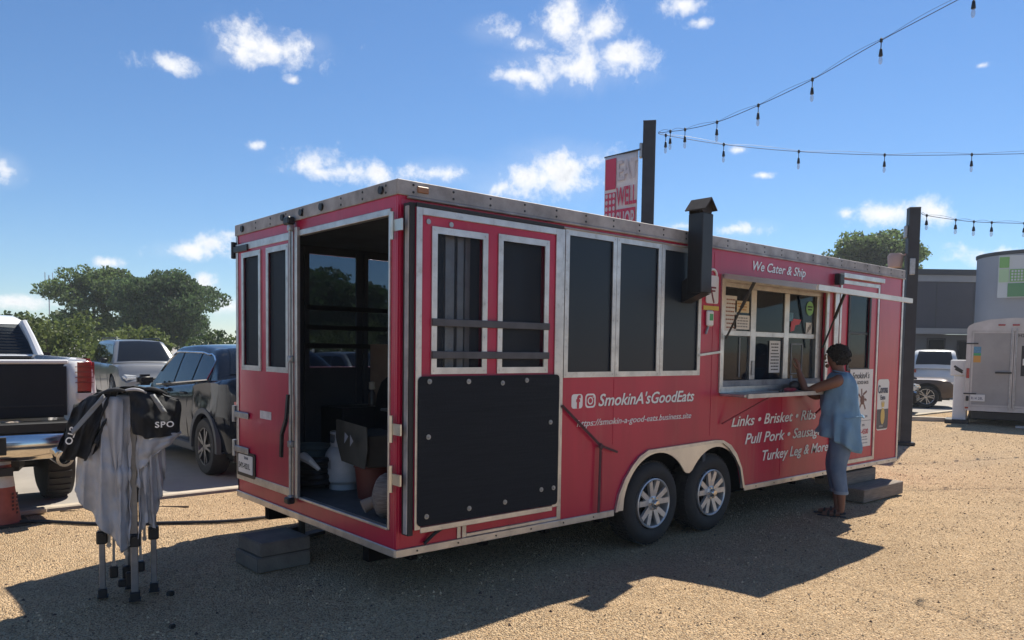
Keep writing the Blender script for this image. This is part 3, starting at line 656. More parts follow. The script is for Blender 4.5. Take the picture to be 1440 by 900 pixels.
# ---- lettering
def letter(body, x, z, size, x2, m_=OFFW, y=-.0045, shear=.28, bold=.012, shadow=True, name='lettering', space=1.0):
    cu = bpy.data.curves.new('tmp', 'FONT'); cu.body = body; cu.size = size; cu.shear = shear; cu.space_character = space
    tt = bpy.data.objects.new('tmp', cu); C.objects.link(tt)
    me = bpy.data.meshes.new_from_object(tt.evaluated_get(bpy.context.evaluated_depsgraph_get()))
    w = max(v.co.x for v in me.vertices)-min(v.co.x for v in me.vertices)
    bpy.data.objects.remove(tt); bpy.data.curves.remove(cu); bpy.data.meshes.remove(me)
    sx = (x2-x)/w
    if shadow: text('lettering_shadow', body, size, Vector((x+size*.03, y+.002, z-size*.03)), RSIDE, mat('lettering_shade', (.05, .01, .015), .6), T, shear, sx, size*bold, ext=.0006, space=space)
    return text(name, body, size, Vector((x, y, z)), RSIDE, m_, T, shear, sx, size*bold, space=space)
letter("SmokinA'sGoodEats", 1.835, .865, .135, 3.07, bold=.016)
letter('https://smokin-a-good-eats.business.site', 1.60, .715, .072, 3.04, bold=.002, shadow=False)
letter('We Cater & Ship', 3.93, 2.085, .125, 4.91)
letter('Links \u2022 Brisket \u2022 Ribs', 3.665, .60, .145, 5.25)
letter('Pull Pork \u2022 Sausage', 3.90, .42, .145, 5.38)
letter('Turkey Leg & More', 4.20, .235, .145, 5.52)
b = MB(); b.plate([rrect(1.545, .855, 1.665, .965, .025)], side_at(-.003), .002); lg = b.build('social_media_logo', OFFW, T)
text('logo_letter', 'f', .13, Vector((1.60, -.004, .862)), RSIDE, RED, lg, 0, .95, .006)
b = MB(); b.plate([rrect(1.695, .855, 1.81, .965, .032), rrect(1.708, .868, 1.797, .952, .024)], side_at(-.003), .002)
b.plate([circ(1.7525, .91, .03, 20), circ(1.7525, .91, .020, 20)], side_at(-.003), .002); b.plate([circ(1.783, .938, .006, 8)], side_at(-.003), .002)
b.build('social_media_logo', OFFW, T)
# ---- poster and can decal on the front part of the side
pb = MB(); pb.b2((5.98, -.0185, .222), (6.545, -.0135, 1.125)); pb = pb.build('menu_board', BOARD, T)
py = -.0195
text('board_text', "SmokinA's", .10, Vector((6.03, py, 1.02)), RSIDE, INK, pb, .15, 1.0, .001); text('board_text', 'GOOD EATS', .05, Vector((6.15, py, .955)), RSIDE, INK, pb, 0, 1.0, .001)
b = MB(); b.plate([circ(6.30, .77, .055, 16)], side_at(py), .001); b.sph((6.30, py, .77), .05, (1, .06, 1.1), 10)
for p, q in (((6.28, .82), (6.27, .90)), ((6.31, .83), (6.40, .87)), ((6.27, .73), (6.22, .66)), ((6.33, .73), (6.38, .66)), ((6.25, .80), (6.20, .84)), ((6.36, .78), (6.40, .76))): b.bar((p[0], py, p[1]), (q[0], py, q[1]), .025, .001, (0, 1, 0))
b.build('board_emblem', mat('brown_emblem_print', (.16, .07, .05), .6), pb)
text('board_text', 'TUES - THURS 11AM - 7PM', .04, Vector((6.02, py, .56)), RSIDE, mat('grey_print', (.25, .25, .27), .6), pb, 0, .9)
text('board_text', 'FRI & SAT 11AM - 9PM', .04, Vector((6.03, py, .46)), RSIDE, mat('grey_print', (.25, .25, .27), .6), pb, 0, .9)
b = MB(); b.b2((6.0, py, .525), (6.53, py+.0008, .529)); b.build('board_rule', INK, pb)
text('board_text', '15-439-4500', .085, Vector((6.08, py, .37)), RSIDE, REDINK, pb, 0, .9, .0015)
b = MB()
for z, a, c in ((.335, 6.1, 6.45), (.305, 6.12, 6.46), (.265, 6.08, 6.47)):
    while a < c: l = random.uniform(.02, .05); b.b2((a, py, z-.006), (min(a+l, c), py+.0008, z+.006)); a += l+.01
b.build('board_small_print', mat('grey_print', (.25, .25, .27), .6), pb)
cb = MB(); cb.plate([rrect(6.72, .385, 7.03, 1.0, .05)], side_at(-.003), .002); cb = cb.build('beer_can_decal', mat('white_decal', (.70, .69, .66), .4, 0, .06, 6), T)
b = MB(); b.plate([[(6.722, .435), (6.73, .41), (6.76, .40), (6.99, .40), (7.02, .41), (7.028, .435), (7.028, .64), (6.722, .64)]], side_at(-.0045), .001); b.build('decal_dark_band', mat('navy_decal', (.03, .035, .06), .4), cb)
b = MB(); b.plate([[(6.875+.055*math.cos(k*math.pi/10), .555+.10*math.sin(k*math.pi/10)) for k in range(20)]], side_at(-.006), .001)
b.plate([[(6.845, .665), (6.905, .665), (6.92, .735), (6.895, .705), (6.875, .75), (6.855, .705), (6.83, .735)]], side_at(-.006), .001); b.build('decal_crest', GOLD, cb)
text('decal_text', 'Corona', .135, Vector((6.73, -.006, .835)), RSIDE, NAVY, cb, 0, .62, .002); text('decal_text', 'Extra', .08, Vector((6.80, -.006, .755)), RSIDE, NAVY, cb, 0, .75, .001)
text('decal_text', 'CERVEZA', .025, Vector((6.78, -.006, .425)), RSIDE, BOARD, cb, 0, 1.0)
# hook tag, yellow strip, dispenser by the window
tg = MB(); tg.plate([rrect(3.215, 1.735, 3.40, 1.985, .02)], side_at(-.008), .006); tg = tg.build('hanging_tag', mat('white_tag_card', (.72, .71, .69), .6), T)
b = MB(); b.tube([(3.245+.06*math.cos(a)+.06, -.008, 1.985+.055*math.sin(a)) for a in np.linspace(0, math.pi, 12)], .011, 8); b.build('tag_loop', mat('white_tag_card', (.72, .71, .69), .6), tg)
b = MB(); b.bar((3.235, -.012, 1.98), (3.33, -.012, 1.74), .015, .003, (0, 1, 0)); b.b2((3.29, -.0095, 1.87), (3.36, -.0085, 1.885)); b.b2((3.29, -.0095, 1.84), (3.35, -.0085, 1.855)); b.build('tag_print', mat('maroon_print', (.18, .03, .05), .6), tg)
b = MB(); b.b2((3.18, -.010, 1.675), (3.41, -.002, 1.712)); b.build('yellow_strip', mat('yellow_tape', (.62, .45, .09), .6), T)
b = MB(); b.box((3.26, -.02, 1.60), (.09, .035, .14), None, .012); dp = b.build('white_dispenser', WHITE, T); b = MB(); b.b2((3.235, -.040, 1.58), (3.285, -.0378, 1.64)); b.build('dispenser_label', mat('green_print', (.06, .35, .14), .5), dp)
b = MB(); b.tube([(3.25, -.015, 1.53), (3.23, -.015, 1.49), (3.22, -.012, 1.46)], .01); b.build('dispenser_spout', STEEL, dp)
b = MB(); b.bar((3.12, -.014, 1.270), (3.44, -.014, 1.300), .02, .012, (0, 1, 0)); b.build('window_latch_bar', ALU, T)
# rear stabiliser jack
b = MB(); b.cyl((.32, 2.0, -.36), (.32, 2.0, -.01), .03, n=10); b.box((.32, 2.0, -.33), (.45, .10, .03), (0, 0, .3)); b.box((.2, 2.0, -.27), (.4, .05, .05), (0, 0, .5)); b.build('stabiliser_jack', BLACK, T)
b = MB(); b.cyl((6.55, .35, -.36), (6.55, .35, -.01), .03, n=10); b.build('stabiliser_jack', BLACK, T)
# ------------------------------------------------------------------ folded pop-up canopy
CG = mat('silver_grey_canopy_cloth', (0.47, 0.47, 0.49), 0.45, 0, 0.22, 5, 0.45, 9, spec=0.45)
CK = mat('black_canopy_cloth', (0.014, 0.016, 0.020), 0.75, 0, 0.3, 6, 0.2, 18)
tent = thing('folded_canopy', 'folded pop-up canopy with grey cloth and black flaps standing on its legs', 'canopy', (-1.20, 1.28, 0), rad(-15))
def leg(x, y, top, w=.036):
    b = MB(); b.box((x, y, top/2+.03), (w, w, top-.06), None, .004); b.box((x, y, .26), (w-.008, w-.008, .5), None, .003); o = b.build('leg', mat('grey_tent_leg', (.27, .27, .28), .4, .6, .3, 9), tent)
    b = MB(); b.box((x, y, .03), (w+.018, w+.018, .06), None, .006); b.box((x, y, .008), (w+.03, w+.03, .012), None, .003); b.build('foot', BLACK, o)
    b = MB(); b.box((x, y, .40), (w+.03, w+.026, .085), None, .008); b.cyl((x, y-w*.7, .42), (x, y-w*1.3, .42), .012, n=8); b.build('slider', BLACK, o)
leg(-.19, .05, 1.28); leg(.0, -.10, 1.36, .044); leg(.115, .06, 1.28); leg(-.03, .19, 1.28)
def truss(a, c, w=.016):
    b = MB(); b.bar(a, c, w, w*1.6, (0, 1, 0)); b.cyl((a[0], a[1]-.014, a[2]), (a[0], a[1]+.014, a[2]), .014, n=8); b.build('truss_bar', STEEL, tent)
for (x0, y0, z0, x1, y1, z1) in ((-.15, .06, .34, -.12, .05, 1.2), (-.125, .10, .20, -.11, .06, 1.2), (-.085, .02, .36, -.06, .02, 1.25), (-.05, -.04, .30, -.03, -.02, 1.25), (.035, .04, .24, .03, .02, 1.2), (.06, .08, .36, .06, .06, 1.2), (-.05, .15, .16, -.05, .12, 1.2), (.01, .17, .2, .02, .15, 1.2)): truss((x0, y0, z0), (x1, y1, z1))
for (x, y, z, h) in ((-.125, .10, .15, .08), (-.05, .13, .13, .09), (-.03, .02, .11, .10), (.035, .10, .17, .07), (-.075, .06, .08, .05)):
    b = MB(); b.box((x, y, z), (.05, .045, h), None, .008); b.build('truss_joint', BLACK, tent)
def interp(poly, t):
    n = len(poly)-1; f = min(max(t, 0), .99999)*n; i = int(f); f -= i
    return Vector(poly[i]).lerp(Vector(poly[i+1]), f)
def cloth(name, top, bot, m_, nu=28, nv=18, fold=.03, nf=5, bulge=.04, seed=0, mid=None, drop=1.0, parent=None):
    r = random.Random(seed); ph = [r.uniform(0, 6.28) for _ in range(6)]
    P = []
    for j in range(nv+1):
        v = j/nv; row = []
        for i in range(nu+1):
            u = i/nu; a, c = interp(top, u), interp(bot, u); p = a.lerp(c, v)
            if mid: p += Vector(interp(mid, u))*math.sin(math.pi*v)
            k = fold*(.35+.65*v)
            p.y -= bulge*math.sin(math.pi*min(1, v*1.1))*math.sin(math.pi*u)
            sa = nf*2*math.pi*u+ph[0]+1.3*math.sin(3*v+ph[1]); p.y += k*(.45*math.sin(sa)+.6*math.asin(math.sin(sa))/1.57+.45*math.sin(nf*4.3*math.pi*u+ph[2]-2*v))
            p.x += .35*k*math.cos(nf*2*math.pi*u+ph[3]+2*v)
            p.y += .012*math.sin(11*v+5*u+ph[4])*math.sin(9*u-6*v+ph[5])
            row.append(p)
        P.append(row)
    b = MB(); b.grid(P); o = b.build(name, m_, parent or tent, True, sharp=80)
    if nv > 8: crumple(o, .034 if m_ is CG else .03, .18)
    solid(o, .005); return o
# long silver side hanging down in front, its hem running to a point
cloth('canopy_cloth', [(-.30, -.08, 1.12), (-.22, -.12, 1.28), (-.10, -.15, 1.34), (-.01, -.15, 1.33)], [(-.345, -.02, .72), (-.27, -.13, .62), (-.16, -.17, .47), (-.055, -.17, .335), (-.02, -.15, .42)], CG, 44, 26, .026, 3.6, .04, 3)
cloth('canopy_cloth', [(.02, -.135, 1.33), (.08, -.12, 1.32), (.15, -.06, 1.25)], [(.025, -.12, .40), (.075, -.12, .52), (.12, -.10, .46), (.165, -.03, .72), (.19, .03, .80)], CG, 30, 22, .026, 4.2, .04, 5)
cloth('canopy_cloth', [(-.17, .02, 1.30), (0, .02, 1.36), (.15, .04, 1.28)], [(-.24, .12, .80), (-.12, .14, .55), (.04, .16, .60), (.17, .12, .70)], CG, 26, 16, .03, 4, -.05, 8)
# pale bulge above the folds
P = []
for j in range(13):
    v = j/12; row = []
    for i in range(15):
        u = i/14*2-1; w = .062*(1-.75*v)
        row.append((-.095+u*w+.03*(v-.5), -.165-.035*math.sqrt(max(0, 1-u*u))*math.sin(math.pi*(.15+.8*v))-.01*math.sin(5*u+6*v), 1.33-.50*v-.02*u*u))
    P.append(row)
b = MB(); b.grid(P); solid(b.build('canopy_cloth_fold', CG, tent, True, sharp=80), .005)
cloth('canopy_cloth', [(.03, -.17, 1.10), (.16, -.14, 1.08), (.29, -.06, 1.08)], [(.04, -.15, .86), (.10, -.16, .92), (.19, -.12, 1.00), (.275, -.05, 1.075)], CG, 20, 10, .010, 2, .02, 11)
# black roof flaps: lumpy bundle on the left, stiff wedge on the right
cloth('black_flap', [(-.33, -.08, 1.25), (-.24, -.13, 1.335), (-.14, -.16, 1.37), (-.09, -.17, 1.36)], [(-.41, -.08, 1.0), (-.375, -.14, .93), (-.31, -.16, .955), (-.25, -.17, .93), (-.20, -.16, 1.06)], CK, 34, 18, .026, 3.6, .03, 21)
cloth('black_flap', [(-.33, .0, 1.27), (-.2, .08, 1.34), (-.09, .05, 1.37)], [(-.41, -.05, 1.0), (-.36, .0, .93), (-.2, .05, 1.0)], CK, 20, 12, .02, 2.5, -.05, 22)
cloth('black_flap', [(-.02, -.19, 1.385), (.08, -.19, 1.36), (.18, -.14, 1.33), (.285, -.07, 1.285)], [(.0, -.21, 1.10), (.07, -.21, 1.06), (.16, -.17, 1.065), (.27, -.09, 1.075)], CK, 28, 14, .012, 2.2, .05, 23)
cloth('black_flap', [(-.10, .02, 1.385), (.08, .04, 1.38), (.285, -.04, 1.285)], [(-.02, .10, 1.1), (.12, .08, 1.08), (.28, -.05, 1.08)], CK, 20, 10, .02, 3, -.05, 24)
cloth('black_roof_cloth', [(-.30, .06, 1.27), (-.15, .12, 1.36), (.0, .10, 1.39), (.14, .06, 1.36), (.27, .0, 1.29)], [(-.30, -.09, 1.28), (-.15, -.18, 1.375), (.0, -.19, 1.40), (.14, -.15, 1.37), (.28, -.07, 1.29)], CK, 36, 10, .014, 7, 0, 25)
for k, (p0, p1, p2, r_) in enumerate((((-.20, -.19, 1.33), (-.12, -.22, 1.395), (-.02, -.2, 1.36), .013), ((-.06, -.2, 1.36), (.02, -.22, 1.395), (.08, -.19, 1.35), .010), ((.05, -.18, 1.37), (.11, -.2, 1.395), (.2, -.14, 1.34), .013))):
    b = MB(); b.tube([Vector(p0).lerp(Vector(p1), t).lerp(Vector(p1).lerp(Vector(p2), t), t) for t in np.linspace(0, 1, 9)], [r_*(.5+.5*math.sin(math.pi*t)) for t in np.linspace(0, 1, 9)], 8); b.build('rolled_cloth', CK if k != 1 else CG, tent, True)
cloth('grey_webbing', [(-.335, -.235, 1.13), (-.325, -.235, 1.10)], [(-.16, -.235, 1.35), (-.145, -.235, 1.325)], mat('grey_webbing', (.22, .23, .24), .7), 3, 8, 0.001, 1, .0, 4)
cloth('grey_webbing', [(.10, -.245, 1.34), (.125, -.24, 1.345)], [(.165, -.24, 1.225), (.20, -.232, 1.225)], mat('grey_webbing', (.22, .23, .24), .7), 3, 8, 0.001, 1, .02, 4)
RT = Matrix(((.975, 0, -.2), (.22, 0, -.97), (0, 1, 0))); RT.normalize()
text('flap_lettering', 'SPO', .052, Vector((.125, -.252, 1.135)), RT, OFFW, tent, 0, 1.15, .001, space=1.15)
RT2 = Matrix(((.3, .95, 0), (-.1, -.05, -.98), (.95, -.3, -.1)))
text('flap_lettering', 'OTS', .055, Vector((-.375, -.185, 1.045)), RT2, OFFW, tent, 0, 1.1, .001)

# ------------------------------------------------------------------ pickup truck at the left edge
TW = mat('white_truck_paint', (0.72, 0.73, 0.74), 0.25, 0, 0.05, 2, coat=0.6)
truck = thing('pickup_truck', 'white pickup truck with a black tailgate, seen from behind at the left edge', 'pickup truck', (-1.77, 4.2, 0))
# local: x across (right side +1.0), y forward from the rear of the bed, z up
def tb(name, a, c, m_, bev=.0, par=None, seg=1, smooth=False):
    b = MB(); a, c = Vector(a), Vector(c); b.box((a+c)/2, (abs(c.x-a.x), abs(c.y-a.y), abs(c.z-a.z)), None, bev, seg); return b.build(name, m_, par or truck, smooth)
for s in (-1, 1):
    # bed side: shaped section swept forward, with a wheel arch
    sec = [(.76, .95), (.76, 1.46), (.80, 1.51), (.93, 1.50), (.985, 1.40), (1.005, 1.15), (.99, .80), (.95, .62)]
    P = []
    for yy in (0, .03, .12, .5, 1.0, 1.7, 1.95): P.append([(s*(x-(.035 if yy == 0 else 0)), yy, z-(.02 if (yy == 0 and z > 1.3) else 0)) for x, z in sec])
    b = MB(); b.grid(P); b.face([P[0][k] for k in range(len(sec))]); o = b.build('bed_side', TW, truck, True); solid(o, .02)
    b = MB(); b.box((s*.90, .03, 1.30), (.19, .10, .42), None, .035, 3); tl = b.build('tail_light', LENS_R, truck, True)
    b = MB(); b.box((s*.90, -.005, 1.15), (.15, .06, .09), None, .015, 2); b.build('reverse_lens', mat('clear_lamp_lens', (.6, .55, .55), .15, coat=.5), tl, True)
    b = MB()
    for k in range(4): b.box((s*.90, -.022, 1.28+.05*k), (.16, .012, .006))
    b.build('lens_rib', mat('dark_red_lens', (.2, .01, .012), .3), tl)
    w = MB(); w.lathe([(.2, -.02), (.3, -.01), (.38, .02), (.405, .07), (.405, .22), (.38, .27), (.24, .28), (.2, .2)], (0, 0, 0), 32, 'X', True)
    for k in range(32):
        a = k*math.pi/16; w.box((.13, .405*math.cos(a), .405*math.sin(a)), (.2, .03, .015), (a-math.pi/2+math.pi/2, 0, 0))
    o = w.build('wheel', RUBBER, truck, True); o.location = (.70 if s > 0 else -.95, 1.15, .405)
    b = MB(); b.box((s*1.06, 2.9, 1.395), (.22, .10, .28), None, .04, 2); b.build('door_mirror', BLACK, truck, True)
    o = w = MB(); w.lathe([(.2, -.02), (.3, -.01), (.38, .02), (.405, .07), (.405, .22), (.38, .27), (.24, .28), (.2, .2)], (0, 0, 0), 28, 'X', True); o = w.build('wheel', RUBBER, truck, True); o.location = (.70 if s > 0 else -.95, 4.75, .405)
LINER = mat('black_bedliner', (.014, .015, .018), .9, 0, .3, 12, .3, 60, spec=.15)
tb('bed_floor', (-.76, .01, .97), (.76, 1.95, 1.02), LINER); tb('bed_front', (-.80, 1.90, .95), (.80, 1.98, 1.50), LINER, .02)
for s in (-1, 1): tb('bed_liner_side', (s*.755, .02, .95), (s*.735, 1.9, 1.47), LINER)
# closed black tailgate with a white cap; dusty ledge of the bumper below it
tg_ = tb('tailgate', (-.765, -.025, .955), (.765, .035, 1.455), mat('black_tailgate_vinyl', (.012, .015, .020), .6, 0, .25, 3, spec=.3), .018, None, 2)
tb('tailgate_cap', (-.768, -.02, 1.458), (.768, .045, 1.50), TW, .012)
tb('tailgate_handle', (-.12, -.036, 1.27), (.12, -.024, 1.36), BLACK, .005, tg_); tb('tailgate_crease', (-.72, -.030, 1.06), (.72, -.0245, 1.075), BLACK, .002, tg_)
b = MB()
for k in range(70):
    x = random.uniform(-.7, .35); b.sph((x, -.12+random.uniform(-.08, .08), .934), random.uniform(.008, .024), (1.6, 1, .45), 6)
stuff(b.build('dust_pile', mat('tan_dust', (.42, .35, .28), .95, 0, .3, 10), truck))
# chrome bumper, hitch, exhaust
b = MB(); P = []
for k in range(13):
    u = k/12*2-1; yo = .02+.10*u**4
    P.append([(u*.99, -.26+yo, .76), (u*.99, -.30+yo, .72), (u*.995, -.30+yo, .60), (u*.98, -.27+yo, .52), (u*.96, -.18+yo, .50), (u*.96, .0, .50)])
b.grid(P); bmesh.ops.translate(b.bm, vec=(0, 0, .09), verts=b.bm.verts); bm_ = b.build('rear_bumper', CHROME, truck, True, sharp=60); solid(bm_, .012)
tb('bumper_step', (-.74, -.262, .845), (.74, -.03, .932), BLACK, .01, bm_); tb('bumper_recess', (-.3, -.296, .66), (.22, -.285, .82), BLACK, .02, bm_)
b = MB(); b.box((0, -.34, .50), (.12, .12, .10), None, .01); b.box((0, -.2, .50), (.55, .07, .07)); b.build('tow_hitch', BLACK, truck)
b = MB(); b.lathe([(.048, -.36), (.072, -.36), (.074, -.35), (.068, .1), (.062, .4)], (.66, 0, .60), 20, 'Y'); b.lathe([(.062, -.352), (.058, .1)], (.66, 0, .60), 20, 'Y'); b.build('exhaust_tip', CHROME, truck, True)
b = MB(); b.lathe([(0, -.2), (.058, -.2)], (.66, 0, .60), 18, 'Y'); b.b2((-.5, .3, .42), (.45, .9, .62), .05); b.cyl((-.75, 1.15, .40), (.75, 1.15, .40), .06); b.sph((-.05, 1.15, .42), .16); b.bar((.45, .5, .5), (.5, 1.7, .46), .08, .06); b.bar((-.45, .5, .5), (-.5, 1.7, .46), .08, .06); b.build('underbody', BLACK, truck)
# cab
P = []
for (yy, hw, z) in ((1.99, .93, .55), (1.99, .95, 1.40), (2.03, .93, 1.50), (2.22, .80, 1.90), (2.30, .74, 1.945), (2.6, .75, 1.97), (3.3, .75, 1.96), (3.65, .72, 1.91), (4.35, .86, 1.32), (4.5, .92, 1.28), (5.55, .90, 1.20), (5.7, .86, 1.05), (5.75, .85, .55)):
    P.append([(-hw, yy, z-.05), (-hw+.06, yy, z), (0, yy, z+.018), (hw-.06, yy, z), (hw, yy, z-.05)])
b = MB(); b.grid(P); cab = b.build('cab', TW, truck, True, sharp=50)
for s in (-1, 1):
    b = MB(); b.face([(s*.951, 1.99, .55), (s*.951, 1.99, 1.42), (s*.93, 2.05, 1.48), (s*.74, 2.30, 1.89), (s*.75, 3.3, 1.90), (s*.71, 3.65, 1.86), (s*.87, 4.4, 1.28), (s*.92, 5.6, 1.16), (s*.90, 5.75, .55)]); b.build('cab_side', TW, truck)
def cabback(u, v, off):      # rear glass plane between (y 2.03, z 1.50) and (2.22, 1.90)
    return Vector((u, 2.03+.19*v-off*.9, 1.50+.40*v+off*.42))
b = MB(); b.face([cabback(-.82, .05, .012), cabback(.82, .05, .012), cabback(.69, .90, .012), cabback(-.69, .90, .012)]); rw = b.build('rear_window', CARGLASS, truck)
b = MB()
for k in range(9): b.tube([cabback(-.78+.012*k, .12+.085*k, .015), cabback(.78-.012*k, .12+.085*k, .015)], .0018, 4)
b.build('defroster_line', BLACK, rw)
for s in (-1, 1):
    b = MB(); b.tube([cabback(s*.86, -.02, .012), cabback(s*.80, .5, .012), cabback(s*.735, .98, .012)], [.05, .045, .04], 8); b.build('window_pillar', TW, truck, True)
tb('sill_band', (-.86, 1.995, 1.455), (.86, 2.03, 1.515), TW, .012)

# ------------------------------------------------------------------ traffic cone
cone = thing('traffic_cone', 'weathered orange traffic cone with white bands beside the truck', 'traffic cone', (-1.575, 4.10, 0.0))
ORG = mat('faded_orange_plastic', (.36, .085, .055), .6, 0, .35, 7)
b = MB(); b.lathe([(.155, .035), (.150, .05), (.033, .90), (.028, .915), (.0, .915)], n=28); b.build('cone_body', ORG, cone, True)
for z0, z1 in ((.36, .50), (.56, .68)):
    r0 = .150-.117*(z0-.05)/.85+.003; r1 = .150-.117*(z1-.05)/.85+.003
    b = MB(); b.lathe([(r0-.004, z0), (r0, z0), (r1, z1), (r1-.004, z1)], n=28); b.build('white_band', mat('dirty_reflective_band', (.62, .62, .60), .4, 0, .25, 9), cone, True)
b = MB(); b.plate([[(-.2, -.2), (.2, -.2), (.2, .2), (-.2, .2)]], lambda u, v, w: Vector((u, v, .0+w)), .035); b.build('cone_base', BLACK, cone)
b = MB()
for k in range(2):
    for j in range(6): b.box((.075+.035*k, -.112+.02*k, .30-.035*j), (.018, .004, .02), (0, 0, .5+.25*k))
b.build('stencil_letters', mat('dark_stencil_ink', (.06, .02, .02), .7), cone)
b = MB(); b.box((-1.33, 4.42, .04), (.32, .1, .05), (0, 0, .1), .01); tag(b.build('concrete_offcut', CONC), 'low grey concrete block lying beside the orange cone', 'block')

# ------------------------------------------------------------------ black cable across the gravel
pts = [(-3.6, 4.45), (-2.2, 4.2), (-1.43, 4.02), (-.95, 3.62), (-.38, 3.26), (.08, 2.92), (.5, 2.84), (1.1, 2.7), (2.2, 2.5)]
def catmull(P, n=8):
    P = [Vector(p) for p in P]; P = [P[0]*2-P[1]]+P+[P[-1]*2-P[-2]]; o = []
    for i in range(1, len(P)-2):
        for k in range(n):
            t = k/n; a, c, d, e = P[i-1:i+3]
            o.append(.5*((2*c)+(-a+d)*t+(2*a-5*c+4*d-e)*t*t+(-a+3*c-3*d+e)*t**3))
    return o+[P[-2]]
b = MB(); b.tube([(p.x, p.y, gz(p.x, p.y)+.018) for p in catmull(pts)], .016, 7)
tag(b.build('power_cable', mat('black_cable_rubber', (.02, .02, .022), .6), None, True), 'black cable lying across the gravel and running under the trailer', 'cable')
b = MB(); b.tube([(p.x, p.y, .012) for p in catmull([(-1.05, 4.42), (-.85, 4.30), (-.55, 4.28), (-.2, 4.05), (.0, 3.9)])], .009, 6)
tag(b.build('thin_cord', mat('dusty_brown_cord', (.10, .07, .05), .8), None, True), 'thin dark cord curling on the gravel near the kerb', 'cord')

# ------------------------------------------------------------------ steps and blocks
PAV = mat('grey_brown_paver', (.20, .175, .15), .9, 0, .35, 5, .35, 60, spec=.2)
def blocks(name, label, loc, rz, rows, cat='step'):
    r = thing(name, label, cat, loc, rz)
    for (x, y, z, dx, dy, dz, ra) in rows:
        b = MB(); b.box((0, 0, 0), (dx, dy, dz), (0, 0, ra), .008, 2); o = b.build('slab', PAV, r); o.location = (x, y, z)
    return r
blocks('paver_step', 'stack of two grey paving slabs used as a step below the open rear door', (-.17, 1.47, 0), 0.02, [(0, 0, .055, .42, .40, .11, 0), (.01, .0, .165, .40, .39, .10, .03)])
WD = mat('weathered_grey_timber', (.24, .195, .155), .85, 0, .4, 6, .3, 30, streak=(1, 12, 12))
st = thing('timber_step', 'low two-tier timber step on the gravel below the side door', 'step', (6.45, -.08, 0))
for (y, z, d, h, x, l) in ((-.15, .075, .28, .15, -.01, 1.02), (.12, .225, .30, .15, -.12, .92)):
    b = MB(); b.box((x, y+.12, z), (l, d, h), None, .008); b.build('timber_tread', WD, st)
# bits of litter on the gravel
for (x, y, s, lab) in ((-1.02, 1.14, .035, 'small black plug lying in the shade right of the canopy legs'), (-1.20, .52, .028, 'small black pebble in the shade in front of the canopy')):
    b = MB(); b.box((x, y, s*.5), (s*1.4, s, s), (0, .2, .6), .006, 2); tag(b.build('black_scrap', BLACK), lab, 'scrap')

# ------------------------------------------------------------------ posts, banner, string lights
def post(x, y, h, label):
    r = thing('light_post', label, 'post', (x, y, 0), rad(38), 'dark posts carrying string lights')
    b = MB(); b.box((0, 0, h/2), (.19, .19, h), None, .006); b.build('post', POLEM, r)
    b = MB(); b.box((0, 0, h+.004), (.195, .195, .012), None, .003); b.box((0, 0, .03), (.30, .30, .06), None, .01); b.build('post_cap', BLKM, r)
    b = MB(); b.box((.0, .122, h-.42), (.10, .05, .22), None, .01); b.build('junction_box', STEEL, r)
    return r
p1 = post(6.78, 3.62, 5.14, 'tall dark grey post behind the trailer with the red banner')
p2 = post(12.14, 1.87, 4.31, 'dark grey post standing past the front end of the trailer')
b = MB(); b.box((-.12, .02, 3.25), (.05, .09, .3), None, .01); b.build('conduit_box', STEEL, p2)
b = MB(); b.lathe([(.09, 0), (.12, .02), (.135, .22), (.10, .27), (.0, .28)], (.075, .26, 3.24), 16); b.bar((.075, .26, 3.45), (.02, .05, 3.5), .03, .03); b.build('flood_lamp', mat('tan_lamp_housing', (.42, .32, .28), .6), p2, True)
bn = thing('banner', 'red and white street banner with printed words hung from the tall post', 'banner', (6.66, 3.74, 3.0))
BW, BH0, BH1 = .66, -.05, 1.72
b = MB(); P = []
for i in range(9):
    y = BW*i/8; P.append([(.012*math.sin(5*y+z), y, z) for z in np.linspace(BH0, BH1, 12)])
b.grid(P); solid(b.build('banner_cloth', mat('white_banner_vinyl', (.70, .66, .66), .6, 0, .06, 3), bn, True), .004)
BRED = mat('crimson_banner_print', (.50, .035, .09), .55); BPNK = mat('grey_banner_print', (.50, .46, .48), .55)
def bq(y0, z0, y1, z1, m_, name='banner_print'):      # y measured from the far (left) edge
    b = MB(); b.b2((-.022, BW-y0, z0), (-.019, BW-y1, z1)); return b.build(name, m_, bn)
bq(.02, 1.20, .24, 1.68, BRED); bq(.25, .52, .65, .87, BRED)
for k in range(4):
    for j in range(3):
        b = MB(); b.plate([[( .02+.035+.075*j+.026*math.cos(a), .80+.10*k+.036*math.sin(a)) for a in np.linspace(0, 2*math.pi, 12, False)]], lambda u, v, w: Vector((-.023+w, BW-u, v)), .002)
        b.build('banner_dot', BPNK, bn)
        b = MB(); b.plate([[( .02+.035+.075*j+.026*math.cos(a), .38+.10*k+.036*math.sin(a)) for a in np.linspace(0, 2*math.pi, 12, False)]], lambda u, v, w: Vector((-.023+w, BW-u, v)), .002)
        b.build('banner_dot', BRED, bn)
bq(.02, .755, .24, 1.15, BRED)
for (wd, z, h, m_) in (('EAT', 1.32, .43, BPNK), ('WELL', .93, .40, BRED), ('SHOP', .56, .38, BPNK), ('OFTEN', .16, .40, BRED)):
    sx = {'EAT': .55, 'WELL': .40, 'SHOP': .38, 'OFTEN': .32}[wd]
    text('banner_word', wd, h, Vector((-.0245, BW-.265, z)), RREAR, m_, bn, 0, sx, .008, ext=.0008)
b = MB(); b.cyl((0, -.05, 1.73), (0, BW+.02, 1.73), .014, n=8); b.build('banner_rod', BLKM, bn)
BULBG = glass('clear_bulb_glass', (.92, .94, .95), .72, .03, (.55, .58, .6))
